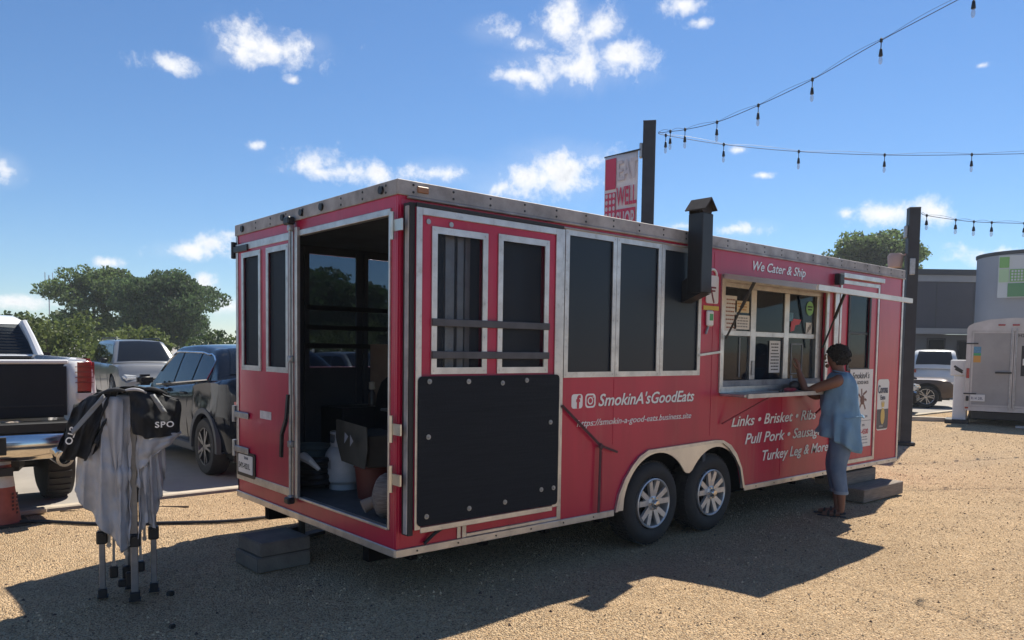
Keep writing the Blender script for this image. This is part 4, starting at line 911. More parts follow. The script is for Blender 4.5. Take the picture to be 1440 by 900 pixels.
def string_light(label, pts, bulbs, drop=.10, sc=.66):
    r = thing('string_light', label, 'string light', pts[0], 0, 'festoon strings between the posts'); o0 = Vector(pts[0])
    c = catmull([Vector(p)-o0 for p in pts], 10)
    b = MB(); b.tube(c, .007*sc, 5); b.build('cable', BLACK, r)
    b = MB(); b.tube([p+Vector((0, 0, .035*abs(math.sin(i*.31))+.006)) for i, p in enumerate(c)], .0035*sc, 4); b.build('support_wire', BLACK, r)
    proto = None
    for q in bulbs:
        p = Vector(q)-o0
        if proto is None:
            b = MB(); b.cyl((0, 0, .03), (0, 0, -drop), .009*sc, n=6); b.lathe([(.0, -drop+.012), (.022*sc, -drop), (.03*sc, -drop-.04), (.036*sc, -drop-.075), (.03*sc, -drop-.082), (0, -drop-.082)], n=10); b.box((0, 0, 0), (.05*sc, .03, .05), None, .008)
            proto = b.build('bulb_socket', BLACK, r, True); proto.location = p
            b = MB(); b.lathe([(.018*sc, -drop-.08), (.032*sc, -drop-.11), (.034*sc, -drop-.14), (.022*sc, -drop-.168), (0, -drop-.176)], n=10); g = b.build('bulb', BULBG, proto, True)
        else:
            n = copy_tree(proto, r); n.location = p
    return r
def online(P0, yaw, lst): d = Vector((math.cos(rad(yaw)), math.sin(rad(yaw)), 0)); return [Vector((P0[0], P0[1], TZ))+d*a+Vector((0, 0, z)) for a, z in lst]
A = online((6.9, 3.55), -95, [(.0, 4.63), (.25, 4.60), (.54, 4.565), (1.13, 4.54), (1.82, 4.605), (2.62, 4.73), (3.5, 4.94), (4.5, 5.14), (5.7, 5.40), (7.5, 5.75), (9.5, 6.1)])
string_light('festoon string rising from the tall post towards the upper right', A, [A[1]]+A[2:9])
Bp = online((6.9, 3.55), -37, [(.0, 4.63), (.12, 4.60), (1.03, 4.49), (2.22, 4.42), (3.6, 4.41), (5.02, 4.46), (6.6, 4.56), (9.5, 4.9)])
string_light('festoon string running nearly level from the tall post to the right', Bp, [Bp[1]]+Bp[2:7])
Cp = online((12.3, 1.8), -25, [(.0, 3.87), (.12, 3.84), (.78, 3.80), (1.2, 3.79), (1.62, 3.80), (2.4, 3.83), (3.4, 3.88), (5, 4.0), (7, 4.2)])
string_light('small festoon string reaching right from the post past the trailer', Cp, [Cp[1]]+Cp[2:8], .09, .8)
# ------------------------------------------------------------------ things inside the open trailer
FZ = TZ+.128
TANKW = mat('chalky_white_tank_paint', (.48, .51, .55), .5, 0, .25, 6)
tk = thing('propane_tank', 'white propane tank standing on the trailer floor', 'gas tank', (.50, 1.60, FZ))
b = MB(); b.lathe([(.0, .03), (.10, .03), (.145, .07), (.152, .12), (.152, .26), (.145, .30), (.11, .35), (.05, .375), (0, .38)], n=28); b.build('tank_body', TANKW, tk, True)
b = MB(); b.lathe([(.115, .0), (.115, .05), (.105, .06)], n=24); b.build('foot_ring', TANKW, tk, True)
b = MB()
for a0, a1, z0, z1 in ((0, 360, .355, .385), (0, 360, .455, .475)):
    b.lathe([(.105, z0), (.110, z0), (.110, z1), (.105, z1)], n=28)
for a in (20, 110, 200, 290):
    A0, A1 = rad(a), rad(a+42); n_ = 6
    b.grid([[(.108*math.cos(A0+(A1-A0)*k/n_), .108*math.sin(A0+(A1-A0)*k/n_), z) for k in range(n_+1)] for z in (.38, .46)])
b.build('collar', TANKW, tk, True)
b = MB(); b.cyl((0, 0, .37), (0, 0, .44), .025, n=10); b.cyl((0, 0, .43), (0, 0, .45), .04, n=10); b.cyl((0, 0, .41), (-.07, -.03, .41), .014, n=8); b.build('valve', mat('brass_valve', (.4, .3, .12), .4, .8), tk)
b = MB(); b.face([(-.155, -.01, .18), (-.150, -.06, .18), (-.150, -.06, .25), (-.155, -.01, .25)]); b.build('tank_label', mat('grey_print', (.25, .25, .27), .6), tk)
bx = thing('crumpled_carton', 'open olive brown carton with bent flaps in front of the tank', 'carton', (.42, 1.06, FZ+.40), rad(-14))
KRAFT = mat('olive_brown_cardboard', (.055, .052, .042), .85, 0, .3, 6)
b = MB(); b.plate([[(-.33, .02), (-.20, -.15), (.28, -.15), (.33, .0), (.31, .16), (-.32, .17)]], lambda u, v, w: Vector((-.14+w+.1*u, -u, v+.03)), .006); b.box((.05, 0, .0), (.26, .50, .24), None, .01); b.build('carton_body', KRAFT, bx)
b = MB(); b.face([(-.17, .06, .12), (-.175, -.06, .10), (-.19, .0, .04)]); b.face([(-.172, -.10, .12), (-.175, -.2, .08), (-.178, -.12, .03)]); b.build('carton_print', mat('grey_print', (.25, .25, .27), .6), bx)
b = MB(); b.lathe([(.13, .0), (.155, .24), (.165, .245), (.16, .26), (.15, .255), (.125, .01)], (0, 0, 0), 24, cap=False); b.lathe([(0, .006), (.13, .006)], (0, 0, 0), 24)
rbk = tag(b.build('red_bucket', mat('red_plastic_bucket', (.12, .022, .018), .5, 0, .2, 8), None, True), 'red plastic bucket under the brown carton inside the trailer', 'bucket'); rbk.location = (.50, 1.10, FZ)
sk_ = thing('mesh_sack', 'pale striped sack lying near the right edge of the open doorway', 'sack', (.24, .42, FZ), rad(15))
P = []
for j in range(13):
    v = j/12*math.pi; row = []
    for i in range(20):
        a = 2*math.pi*i/20; r_ = math.sin(v)**.7; row.append((.16*r_*math.cos(a)*(1+.08*math.sin(5*a+3*v)), .13*r_*math.sin(a)*(1+.1*math.sin(4*a)), .15-.15*math.cos(v)*(1+.1*math.sin(3*a))))
    P.append(row)
b = MB(); b.grid(P, True); b.build('sack_body', mat('striped_sack_weave', (.26, .22, .19), .85, 0, 0, 6, .3, 40, col2=(.11, .085, .075), streak=(2, 2, 22)), sk_, True)
b = MB(); b.cyl((-.10, .19, .06), (-.02, .14, .10), .05, .04, 10); b.build('sack_neck', mat('tan_paper_roll', (.30, .22, .17), .8), sk_, True)
bn_ = thing('ribbed_tub', 'grey ribbed plastic tub at the left of the open doorway', 'tub', (.52, 2.22, FZ))
b = MB(); b.lathe([(0, .01), (.14, .01), (.165, .30), (.16, .30), (.13, .02)], n=24); b.build('tub_body', mat('grey_green_plastic', (.20, .23, .22), .55), bn_, True)
for z in (.08, .14, .20, .26):
    b = MB(); b.lathe([(.145+.08*z, z), (.158+.08*z, z+.008), (.146+.08*z, z+.016)], n=24); b.build('tub_rib', mat('grey_green_plastic', (.20, .23, .22), .55), bn_, True)
rag = thing('black_hose_coil', 'coil of black hose slumped on the floor before the tank', 'hose', (.30, 1.72, FZ))
b = MB(); b.tube([((.11+.01*math.sin(t*3))*math.cos(t), (.13+.012*math.cos(t*2.3))*math.sin(t), .03+.028*t/6.28*1.6) for t in np.linspace(0, 6.28*5, 120)], .028, 7); b.build('hose', BLACK, rag, True)
b = MB(); b.tube([(-.08, .0, .26), (-.12, -.05, .28), (-.10, -.12, .25), (-.04, -.16, .18)], [.03, .04, .03, .015], 8); b.build('white_rag', WHITE, rag, True)
# barrel smoker with rounded lid on the right
sm = thing('barrel_smoker', 'large black smoker with rounded lid inside the trailer', 'smoker', (1.40, 1.60, FZ))
b = MB(); pr = [(.42, .20), (.42, .58), (.38, .74), (.30, .86), (.16, .93), (-.5, .94), (-.5, .20)]
b.plate([pr], lambda u, v, w: Vector((-.36+w, u, v)), .7); b.build('smoker_body', BLKM, sm)
for x, y in ((-.33, -.3), (-.33, .38), (.25, -.3), (.25, .38)): 
    b = MB(); b.cyl((x, y, 0), (x, y, .21), .025, n=8); b.build('leg', BLKM, sm)
b = MB(); b.tube([(-.365, -.3, .62), (-.42, -.3, .62), (-.42, .2, .62), (-.365, .2, .62)], .012, 7); b.build('lid_handle', STEEL, sm, True)
b = MB(); b.cyl((.2, -.3, .93), (.2, -.3, 1.6), .07, n=12); b.build('flue', BLKM, sm)
b = MB(); b.box((1.30, 2.20, FZ+.62+.29), (.24, .26, .578), (0, 0, .2), .006); cbx = tag(b.build('brown_box', mat('brown_cardboard', (.30, .22, .16), .8, 0, .2, 6)), 'tall brown carton standing on the dark counter beside the bottle', 'box')
b = MB(); b.b2((.75, 2.08, FZ), (2.9, 2.5, FZ+.62), .01); tag(b.build('dark_counter', mat('dark_steel_counter', (.05, .055, .065), .4, .6, .3, 4)), 'dark counter along the far wall under the trailer windows', 'counter')
bt = thing('sauce_bottle', 'small clear bottle with pale cap on the dark counter', 'bottle', (1.15, 2.25, FZ+.622))
b = MB(); b.lathe([(0, 0), (.035, 0), (.037, .1), (.016, .14), (.016, .16)], n=14); b.build('bottle_body', mat('amber_bottle', (.12, .1, .09), .2), bt, True)
b = MB(); b.lathe([(.02, .15), (.032, .155), (.03, .22), (0, .225)], n=12); b.build('bottle_cap', mat('cream_cap', (.7, .66, .52), .5), bt, True)
# things on the serving shelf
SZ = TZ+.924
b = MB(); b.box((4.30, -.15, SZ+.012), (.16, .03, .022), (0, 0, .5), .006); b.cyl((4.22, -.19, SZ+.014), (4.10, -.24, SZ+.014), .011, n=8); kn = tag(b.build('black_pen', BLACK), 'black pen lying on the serving shelf beside the red wallet', 'pen')
b = MB(); b.box((4.45, -.15, SZ+.016), (.22, .10, .03), (0, 0, .35), .012, 2); tag(b.build('red_wallet', mat('red_leather', (.45, .04, .07), .5, 0, .15, 12)), 'red wallet lying on the serving shelf', 'wallet')
b = MB(); b.sph((4.62, -.10, SZ+.05), .06, (1.4, .8, .85), 12); b.sph((4.70, -.12, SZ+.04), .05, (1.2, .8, .8), 10); tag(b.build('black_handbag', mat('black_leather', (.02, .021, .026), .45, 0, .2, 9), None, True), 'small slumped black bag on the serving shelf by the woman', 'bag')
b = MB(); b.lathe([(0, 0), (.022, 0), (.022, .09), (.01, .11), (.01, .15)], n=12); o = tag(b.build('pump_bottle', mat('grey_bottle', (.3, .32, .36), .3), None, True), 'small pump bottle at the back of the serving shelf', 'bottle'); o.location = (4.66, -.04, SZ)

# ------------------------------------------------------------------ woman at the serving window
SKIN = mat('brown_skin', (.21, .10, .068), .5, 0, .15, 8, .05, 120, spec=.35)
HAIR = mat('short_black_hair', (.010, .009, .009), .75, 0, .3, 20, .8, 70)
SHIRT = mat('blue_chambray_cotton', (.19, .33, .47), .85, 0, .16, 5, .25, 30, spec=.2)
JEAN = mat('faded_blue_denim', (.10, .155, .25), .85, 0, .3, 5, .25, 60, col2=(.16, .22, .31), spec=.2)
SAND = mat('black_sandal', (.02, .018, .018), .6)
wm = thing('person', 'woman in sleeveless blue tunic and rolled jeans leaning on the serving shelf', 'person', (5.0, -.42, 0), rad(112-90))
# local: +y faces forward, +x is her right side, -x her left side; z up
def skinned(name, nodes, edges, m_, parent, root=0, lv=2):
    me = bpy.data.meshes.new(name); me.from_pydata([n[0] for n in nodes], edges, []); me.materials.append(m_)
    o = add(name, me, parent); sk = o.modifiers.new('skin', 'SKIN'); sk.use_smooth_shade = True; sk.branch_smoothing = .6
    for i, n in enumerate(nodes):
        v = me.skin_vertices[0].data[i]; r = n[1]; v.radius = r if isinstance(r, tuple) else (r, r); v.use_root = (i == root); v.use_loose = False
    subsurf(o, lv); return o
nodes, edges = [], []
def nd(p, r, par=None):
    nodes.append((p, r))
    if par is not None: edges.append((par, len(nodes)-1))
    return len(nodes)-1
pel = nd((0, -.02, .92), (.15, .12))
sp1 = nd((0, .0, 1.08), (.14, .115), pel); ch = nd((0, .03, 1.27), (.145, .12), sp1); nk0 = nd((0, .03, 1.44), (.075, .07), ch); nk = nd((0, .045, 1.50), (.055, .055), nk0)
hd0 = nd((0, .075, 1.56), (.066, .075), nk); hd = nd((0, .085, 1.625), (.074, .094), hd0); hd2 = nd((0, .075, 1.69), (.070, .086), hd); nd((0, .065, 1.722), (.045, .05), hd2)
for s, kx in ((-1, 0), (1, .05)):
    hp = nd((s*.10, -.02, .84), (.095, .10), pel); kn = nd((s*.085, .03+kx, .50), (.060, .062), hp); cf = nd((s*.075, -.015+kx, .34), (.055, .058), kn); an = nd((s*.07, -.03+kx, .10), (.034, .036), cf)
    he = nd((s*.07, -.02+kx, .055), (.034, .032), an); ft = nd((s*.072, .08+kx, .04), (.036, .024), he); nd((s*.075, .155+kx, .03), (.03, .018), ft)
def arm(sh, el, wr, par, rr=1.0):
    s0 = nd(sh, .062*rr, par); m1 = nd(Vector(sh).lerp(Vector(el), .5), .055*rr, s0); e = nd(el, .043*rr, m1); m2 = nd(Vector(el).lerp(Vector(wr), .35), .044*rr, e); w = nd(wr, .027*rr, m2); return w
wl = arm((-.185, .035, 1.39), (-.20, .335, 1.275), (-.155, .41, 1.47), nk0)
wr_ = arm((.185, .06, 1.39), (.20, .27, 1.20), (.14, .42, 1.30), nk0)
def hand(w, wp, dirv, palmn, sidev):
    """Palm and five separate curled fingers growing from the wrist."""
    d, pn, sd = Vector(dirv).normalized(), Vector(palmn).normalized(), Vector(sidev).normalized(); wp = Vector(wp)
    pm = nd(wp+d*.05, (.030, .018), w)
    for k, (off, ln) in enumerate(((-.030, .062), (-.010, .072), (.010, .068), (.029, .054))):
        kk = nd(wp+d*.085+sd*off, .0105, pm); f1 = nd(wp+d*(.085+ln*.45)+sd*off*1.1+pn*.012, .0092, kk); nd(wp+d*(.085+ln*.8)+sd*off*1.05+pn*.038, .0075, f1)
    t0 = nd(wp+d*.035-sd*.032+pn*.008, .011, pm); t1 = nd(wp+d*.065-sd*.052+pn*.022, .010, t0); nd(wp+d*.092-sd*.05+pn*.034, .008, t1)
hand(wl, (-.155, .41, 1.47), (.12, .12, 1), (.2, 1, 0), (.9, -.2, 0))
hand(wr_, (.14, .42, 1.30), (-.25, .9, .1), (0, .1, -1), (-.9, -.2, 0))
body = skinned('body', nodes, edges, SKIN, wm, pel)
# face: nose, lips, brow, ears, eyes
b = MB(); b.sph((0, .183, 1.612), .016, (.8, 1, 1.1), 8); b.tube([(0, .176, 1.655), (0, .186, 1.63), (0, .190, 1.612)], [.008, .011, .014], 8); b.sph((0, .170, 1.572), .018, (1.4, .7, .5), 8); b.sph((0, .158, 1.535), .026, (1.1, .8, .8), 8)
for s in (-1, 1): b.sph((s*.078, .068, 1.622), .026, (.35, .7, 1.2), 8)
b.build('face_features', SKIN, wm, True)
for s in (-1, 1):
    b = MB(); b.sph((s*.030, .160, 1.645), .011, (1.2, .7, .8), 8); b.build('eye', mat('eye_white', (.5, .48, .45), .3), wm, True)
    b = MB(); b.lathe([(.010, 0), (.013, .003), (.010, .006)], (s*.085, .065, 1.588), 10, 'X'); b.build('earring', mat('silver_earring', (.8, .8, .8), .15, 1), wm, True)
    b = MB(); b.tube([(s*.012, .172, 1.668), (s*.032, .166, 1.673), (s*.05, .148, 1.666)], .005, 6); b.build('eyebrow', HAIR, wm, True)
# short cropped hair: cap with uneven surface
P = []
for j in range(15):
    v = j/14; th = v*math.pi*.80; row = []
    for i in range(30):
        a = 2*math.pi*i/30; fr = max(0, math.sin(a)); t2 = th*(1-.50*fr**1.2)
        q = 1+.035*math.sin(7*a+9*v)*math.sin(5*v+3*a)+.02*math.sin(15*a)
        row.append(((.093-.010*v*v)*q*math.sin(t2)*math.cos(a), .055+(.114-.010*v*v)*q*math.sin(t2)*math.sin(a), 1.640+.111*q*math.cos(t2)))
    P.append(row)
b = MB(); b.grid(P, True); solid(b.build('hair', HAIR, wm, True, sharp=80), .012)
b = MB()
for k in range(240):
    a = random.uniform(0, 2*math.pi); tt = math.acos(random.uniform(-.78, 1)); fr = max(0, math.sin(a)); tt *= (1-.52*fr**1.2)
    b.sph((.095*math.sin(tt)*math.cos(a), .055+.115*math.sin(tt)*math.sin(a), 1.640+.111*math.cos(tt)), random.uniform(.008, .016), (1, 1, 1), 5)
b.build('hair_curls', HAIR, wm, True)
# sleeveless tunic: rings of an ellipse, longer at the back, A-line hem
def ringmesh(rows, n=40, fn=None):
    P = []
    for j, (cx_, cy_, z, a, c) in enumerate(rows):
        row = []
        for i in range(n):
            t = 2*math.pi*i/n; p = Vector((cx_+a*math.cos(t), cy_+c*math.sin(t), z))
            if fn: p = fn(p, t, j/(len(rows)-1))
            row.append(p)
        P.append(row)
    return P
def tunic(p, t, v):
    k = max(0, v-.45)/.55; bk = max(0, -math.sin(t)); fr = max(0, math.sin(t)); sdv = abs(math.cos(t))
    p.z += k*k*(-.05*bk+.14*fr+.06*sdv**4)
    q = k*.024*math.sin(9*t+1.2*math.sin(4*t))+.007*math.sin(7*t+9*v)+.006*math.sin(3*t-22*v)*math.sin(math.pi*v)
    p.x += q*math.cos(t)*1.2; p.y += q*math.sin(t)*1.2; return p
rows = [(0, .03, 1.475, .085, .075), (0, .03, 1.462, .145, .098), (0, .025, 1.43, .175, .125), (0, .025, 1.36, .178, .155), (0, .03, 1.28, .182, .175), (0, .03, 1.20, .184, .185), (0, .028, 1.12, .186, .188), (0, .025, 1.05, .190, .188), (0, .022, .98, .205, .192), (0, .022, .91, .222, .197), (0, .022, .85, .232, .200), (0, .022, .79, .236, .202), (0, .022, .72, .236, .203)]
b = MB(); b.grid(ringmesh(rows, 48, tunic), True); tu = b.build('tunic', SHIRT, wm, True, sharp=80); crumple(tu, .030, .17); solid(tu, .006)
for s, sh, el in ((-1, (-.185, .035, 1.39), (-.20, .335, 1.275)), (1, (.185, .06, 1.39), (.20, .27, 1.20))):
    a_, e_ = Vector(sh), Vector(el); b = MB(); b.tube([a_.lerp(e_, -.45), a_.lerp(e_, -.2), a_.lerp(e_, -.02)], [.070, .080, .074], 14); b.build('armhole', SHIRT, wm, True) if False else b.bm.free()
b = MB(); b.tube([(.082*math.cos(t), .03+.076*math.sin(t), 1.478+.012*math.sin(t)) for t in np.linspace(0, 2*math.pi, 24)], .008, 6); b.build('neckline', SHIRT, wm, True)
b = MB(); b.tube([(.196*math.cos(t), -.012+.188*math.sin(t), 1.035+.01*math.sin(5*t)) for t in np.linspace(math.pi*1.05, math.pi*1.95, 18)], .006, 6); b.build('waist_tie', SHIRT, wm, True)
# jeans, rolled above the ankle
for s, kx in ((-1, 0), (1, .05)):
    rr = [(s*.090, -.0, .94, .105, .125), (s*.092, -.005, .84, .106, .122), (s*.092, .0+kx*.5, .70, .098, .105), (s*.085, .02+kx, .56, .082, .086), (s*.084, .022+kx, .49, .076, .080), (s*.078, .0+kx, .39, .070, .074), (s*.075, -.015+kx, .30, .062, .066), (s*.074, -.02+kx, .262, .060, .064)]
    def wr2(p, t, v): q = .006*math.sin(26*v+2*t)*math.sin(3*t+5*v); p.x += q; p.y += q; return p
    b = MB(); b.grid(ringmesh(rr, 24, wr2), True); jl = b.build('jeans_leg', JEAN, wm, True, sharp=80); crumple(jl, .014, .09); solid(jl, .004)
    b = MB(); b.grid(ringmesh([(s*.074, -.02+kx, .285, .064, .068), (s*.074, -.02+kx, .262, .066, .070), (s*.074, -.02+kx, .252, .062, .066)], 24), True); b.build('rolled_cuff', mat('pale_denim_cuff', (.20, .26, .34), .85), wm, True)
    b = MB(); P = rrect(-.042, -.075, .045, .195, .035, 6); b.plate([[(x+s*.074, y+kx) for x, y in P]], lambda u, v, w: Vector((u, v, .002+w)), .022); b.build('sandal_sole', SAND, wm)
    b = MB()
    for yy, zz in ((.09, .055), (.03, .075)): b.tube([(s*.074+.044*math.cos(t), yy+kx, .018+zz*.85*math.sin(t)) for t in np.linspace(0, math.pi, 10)], [.012]*10, 6)
    b.tube([(s*.074+.042*math.cos(t), -.02+kx+.05*-math.sin(t), .055) for t in np.linspace(0, math.pi, 10)], .009, 6); b.build('sandal_strap', SAND, wm, True)
# ------------------------------------------------------------------ parked cars
def smooth(a, c, x): t = min(max((x-a)/(c-a), 0), 1); return t*t*(3-2*t)
def make_car(name, label, loc, rz, paint, Lc=4.6, Wc=1.86, H=1.66, belt=.98, hood=.98, kind='suv', rim=None, cladding=None, roof_rails=False, group='cars parked in the lot', trim=None, mirror=BLACK, tyre_r=.36, wedge=0.0):
    """x forward, y left, z up; origin on the ground below the middle of the car."""
    r = thing(name, label, 'car', loc, rz, group)
    xf, xr = Lc/2-.92, -Lc/2+.85; hw = Wc/2; ra = tyre_r+.07
    def bl(x): return belt+wedge*min(1, max(0, (.9-x)/(Lc/2+.6)))
    def plan(x):
        e = abs(x)/(Lc/2); return hw*(1-.10*max(0, (e-.70)/.30)**2.0-.10*max(0, (e-.93)/.07)**2)
    def sill(x):
        z = .27+.10*max(0, (abs(x)-Lc/2+.7)/.7)
        for c in (xf, xr):
            d = abs(x-c)
            if d < ra: z = max(z, tyre_r*1.0+math.sqrt(ra*ra-d*d))
        return z
    def deck(x):
        front = smooth(Lc/2, Lc/2-.35, x); rear = smooth(-Lc/2, -Lc/2+.12, x)
        nose = .62+(hood-.62)*front if x > Lc/2-.9 else 99
        zb = bl(x)+.03*(-x/Lc)+(hood-belt)*smooth(.3, 1.4, x)
        return min(zb, nose, .78+(bl(x)-.76)*rear if x < -Lc/2+.2 else 99)
    xs = sorted(set([round(v, 3) for v in np.linspace(-Lc/2, Lc/2, 56)]+[round(c+ra*math.cos(a), 3) for c in (xf, xr) for a in np.linspace(0, math.pi, 15)]))
    P = []
    for x in xs:
        w, s0, d = plan(x), sill(x), deck(x); half = []
        for t in (0, .12, .3, .55, .78, .93):
            z = s0+(d-s0)*t; tz = (z-.27)/(belt-.27)
            half.append((x, w*(.955+.045*math.sin(min(1, max(0, tz))*math.pi*.8)+(.012 if abs(tz-.72) < .1 else 0)), z))
        half += [(x, w*.925, d-.008), (x, w*.86, d+.012), (x, w*.5, d+.035), (x, 0, d+.042)]
        P.append(half+[(a, -c, e) for a, c, e in half[-2::-1]])
    b = MB(); b.grid(P); b.face([p for p in P[0]]); b.face([p for p in P[-1]]); body = b.build('body', paint, r, True, sharp=42)
    b = MB()
    for c in (xf, xr): b.box((c, 0, .52), (2*ra+.1, Wc*.80, .62))
    b.box((0, 0, .36), (Lc*.9, Wc*.84, .2)); b.build('underbody', BLACK, r)
    # greenhouse
    x0, x1 = Lc/2-1.18, -Lc/2+(.05 if kind == 'suv' else .55)
    xa, xb = x0-.78, (x1+.42 if kind == 'suv' else x1+.62)
    def roofz(x):
        zb = bl(x)+.02
        if x > xa: return zb+(H-.03-zb)*(1-((x-xa)/(x0-xa))**1.25)
        if x < xb: return zb+(H-.05-zb)*(1-((xb-x)/(xb-x1))**1.7)
        return H-.04+.04*math.sin(math.pi*(x-xb)/(xa-xb))-.03*max(0, (0.2-x))/1.5*(kind == 'coupe')
    def gw(x, z):
        t = max(0, (z-bl(x))/(H-bl(x))); return plan(x)*.915-.20*t-.02*t*t
    G = []
    gx = np.linspace(x1, x0, 34)
    for x in gx:
        zr = roofz(x); row = [(x, gw(x, bl(x)-.02), bl(x)-.02), (x, gw(x, (bl(x)+zr)/2), (bl(x)+zr)/2), (x, gw(x, zr-.03), max(bl(x)-.01, zr-.03)), (x, gw(x, zr)-.05, zr), (x, gw(x, zr)*.5, zr+.018), (x, 0, zr+.024)]
        G.append(row+[(a, -c, e) for a, c, e in row[-2::-1]])
    b = MB(); b.grid(G); b.face(G[0]); b.build('cabin', paint, r, True, sharp=50)
    # side windows: outline patches laid 8 mm proud of the cabin skin
    def winpatch(xa_, xb_, s):
        rows = []
        for x in np.linspace(xa_, xb_, 10):
            zt = min(roofz(x)-.09, H-.12); zb = bl(x)+.035
            zt = max(zt, zb+.005)
            rows.append([(x, s*(gw(x, z)+.008), z) for z in np.linspace(zb, zt, 4)])
        b = MB(); b.grid(rows); return b.build('side_window', CARGLASS, r, True)
    q0, q1 = x0-.34, x1+(.30 if kind == 'suv' else .40)
    cuts = [q0, q0-(q0-q1)*.36, q0-(q0-q1)*.72, q1]
    for s in (-1, 1):
        for k in range(3): winpatch(cuts[k]-.03, cuts[k+1]+.03, s)
        if trim:
            top = [(x, s*(gw(x, min(roofz(x)-.075, H-.105))+.012), min(roofz(x)-.075, H-.105)) for x in np.linspace(q0+.02, q1-.02, 20)]
            bot = [(x, s*(gw(x, bl(x)+.025)+.012), bl(x)+.025) for x in np.linspace(q1-.02, q0+.02, 12)]
            b = MB(); b.tube(top+bot, .013, 5); b.build('window_trim', trim, r, True)
        b = MB(); b.box((q0+.02, s*(hw+.09), belt+.10), (.14, .22, .16), None, .045, 3); b.build('door_mirror', mirror, r, True)
        for k in (1, 2):
            b = MB(); b.box((cuts[k]+.12, s*(plan(cuts[k])*.985+.012), bl(cuts[k])-.13), (.20, .03, .03), None, .01); b.build('door_handle', paint if not trim else BLACK, r, True)
        for k in (0, 1, 2):
            x = cuts[k]-.03; b = MB(); b.tube([(x, s*(plan(x)*(.957+.045*math.sin(t*math.pi*.8))+.001), .30+(belt-.32)*t) for t in np.linspace(0, 1, 8)], .004, 4); b.build('door_gap', BLACK, r)
        if cladding:
            for c in (xf, xr):
                b = MB(); A = np.linspace(-.1, math.pi+.1, 22)
                b.grid([[(c+(ra+o)*math.cos(a), s*(plan(c)*.995+y_), tyre_r+(ra+o)*math.sin(a)) for o, y_ in ((-.01, -.05), (-.01, .022), (.055, .022), (.07, -.03))] for a in A]); b.build('arch_cladding', cladding, r, True)
            b = MB(); b.box((( xf+xr)/2, s*hw*.965, .31), (xf-xr-2*ra, .05, .12), None, .02); b.build('sill_cladding', cladding, r, True)
    # windscreen and rear glass
    def glassband(name, xs_, off, inset):
        rows = []
        for x in xs_:
            z = roofz(x); w = gw(x, z)-inset; rows.append([(x+off[0], w*k, z+.02*(1-abs(k))+off[1]) for k in np.linspace(-1, 1, 9)])
        b = MB(); b.grid(rows); return b.build(name, CARGLASS, r, True)
    glassband('windscreen', np.linspace(xa+.06, x0-.05, 8), (.010, .014), .11)
    glassband('rear_window', np.linspace(x1+.05, xb-.06, 8), (-.012, .012), .13)
    # lamps, bumper, plate, grille
    for s in (-1, 1):
        b = MB(); b.box((Lc/2-.13, s*(hw-.30), .74), (.22, .36, .13), (0, .25, -s*.35), .04, 2); b.build('headlight', mat('clear_headlamp', (.62, .64, .66), .12, .3, coat=.6), r, True)
        b = MB(); b.box((-Lc/2+.07, s*(hw-.24), belt-.10), (.12, .30, .16), (0, 0, s*.25), .03, 2); b.build('tail_light', LENS_R, r, True)
    b = MB(); b.box((Lc/2-.03, 0, .62), (.05, .85, .22), None, .02); b.build('grille', BLACK, r); b = MB(); b.box((Lc/2-.03, 0, .40), (.08, Wc*.72, .12), None, .03); b.build('front_bumper', cladding or BLACK, r)
    b = MB(); b.box((-Lc/2+.0, 0, .50), (.08, Wc*.78, .16), None, .03); b.build('rear_bumper', cladding or BLACK, r); b = MB(); b.box((-Lc/2-.01, 0, .74), (.02, .32, .13)); b.build('licence_plate', BOARD, r)
    if roof_rails:
        for s in (-1, 1):
            b = MB(); b.tube([(xb+.1, s*.60, H-.01), (xb+.2, s*.60, H+.045), (xa-.2, s*.60, H+.05), (xa-.1, s*.60, H)], .02, 6); b.build('roof_rail', BLACK, r, True)
    # wheels
    pr = None
    for c in (xf, xr):
        for s in (-1, 1):
            if pr is None:
                w = MB(); w.lathe([(tyre_r*.66, .0), (tyre_r*.72, -.012), (tyre_r*.93, -.006), (tyre_r, .03), (tyre_r, .19), (tyre_r*.93, .22), (tyre_r*.6, .22)], (0, 0, 0), 32, 'Y')
                pr = w.build('wheel', RUBBER, r, True)
                w = MB(); w.lathe([(tyre_r*.68, .10), (tyre_r*.67, .0), (tyre_r*.63, .004), (tyre_r*.60, .05)], n=32, axis='Y')
                for k in range(5):
                    for d in (-.13, .13):
                        a = 2*math.pi*k/5+d; w.bar((.05*math.cos(a), .012, .05*math.sin(a)), (tyre_r*.64*math.cos(a*1+d*.4), .008, tyre_r*.64*math.sin(a+d*.4)), .032, .03, (0, 1, 0))
                w.lathe([(0, .0), (.055, .002), (.06, .04)], n=14, axis='Y'); w.build('rim', rim or STEEL, pr, True)
                w = MB(); w.lathe([(0, .075), (tyre_r*.62, .07)], n=20, axis='Y'); w.build('brake_disc', BLACK, pr)
                k = pr
            else: k = copy_tree(pr, r)
            k.location = (c, s*(plan(c)-.005), tyre_r); k.rotation_euler = (0, 0, 0 if s < 0 else math.pi)
    return r
DKB = mat('dark_blue_black_paint', (.008, .011, .018), .08, .0, 0, coat=.0, spec=.3)
SILV = mat('silver_car_paint', (.24, .245, .25), .3, .5, .08, 2, coat=.6)
BRN = mat('brown_car_paint', (.11, .08, .065), .35, .2, .1, 2, coat=.4)
CLAD = mat('grey_plastic_cladding', (.045, .05, .06), .55)
DRIM = mat('dark_alloy_rim', (.16, .16, .17), .3, .9)
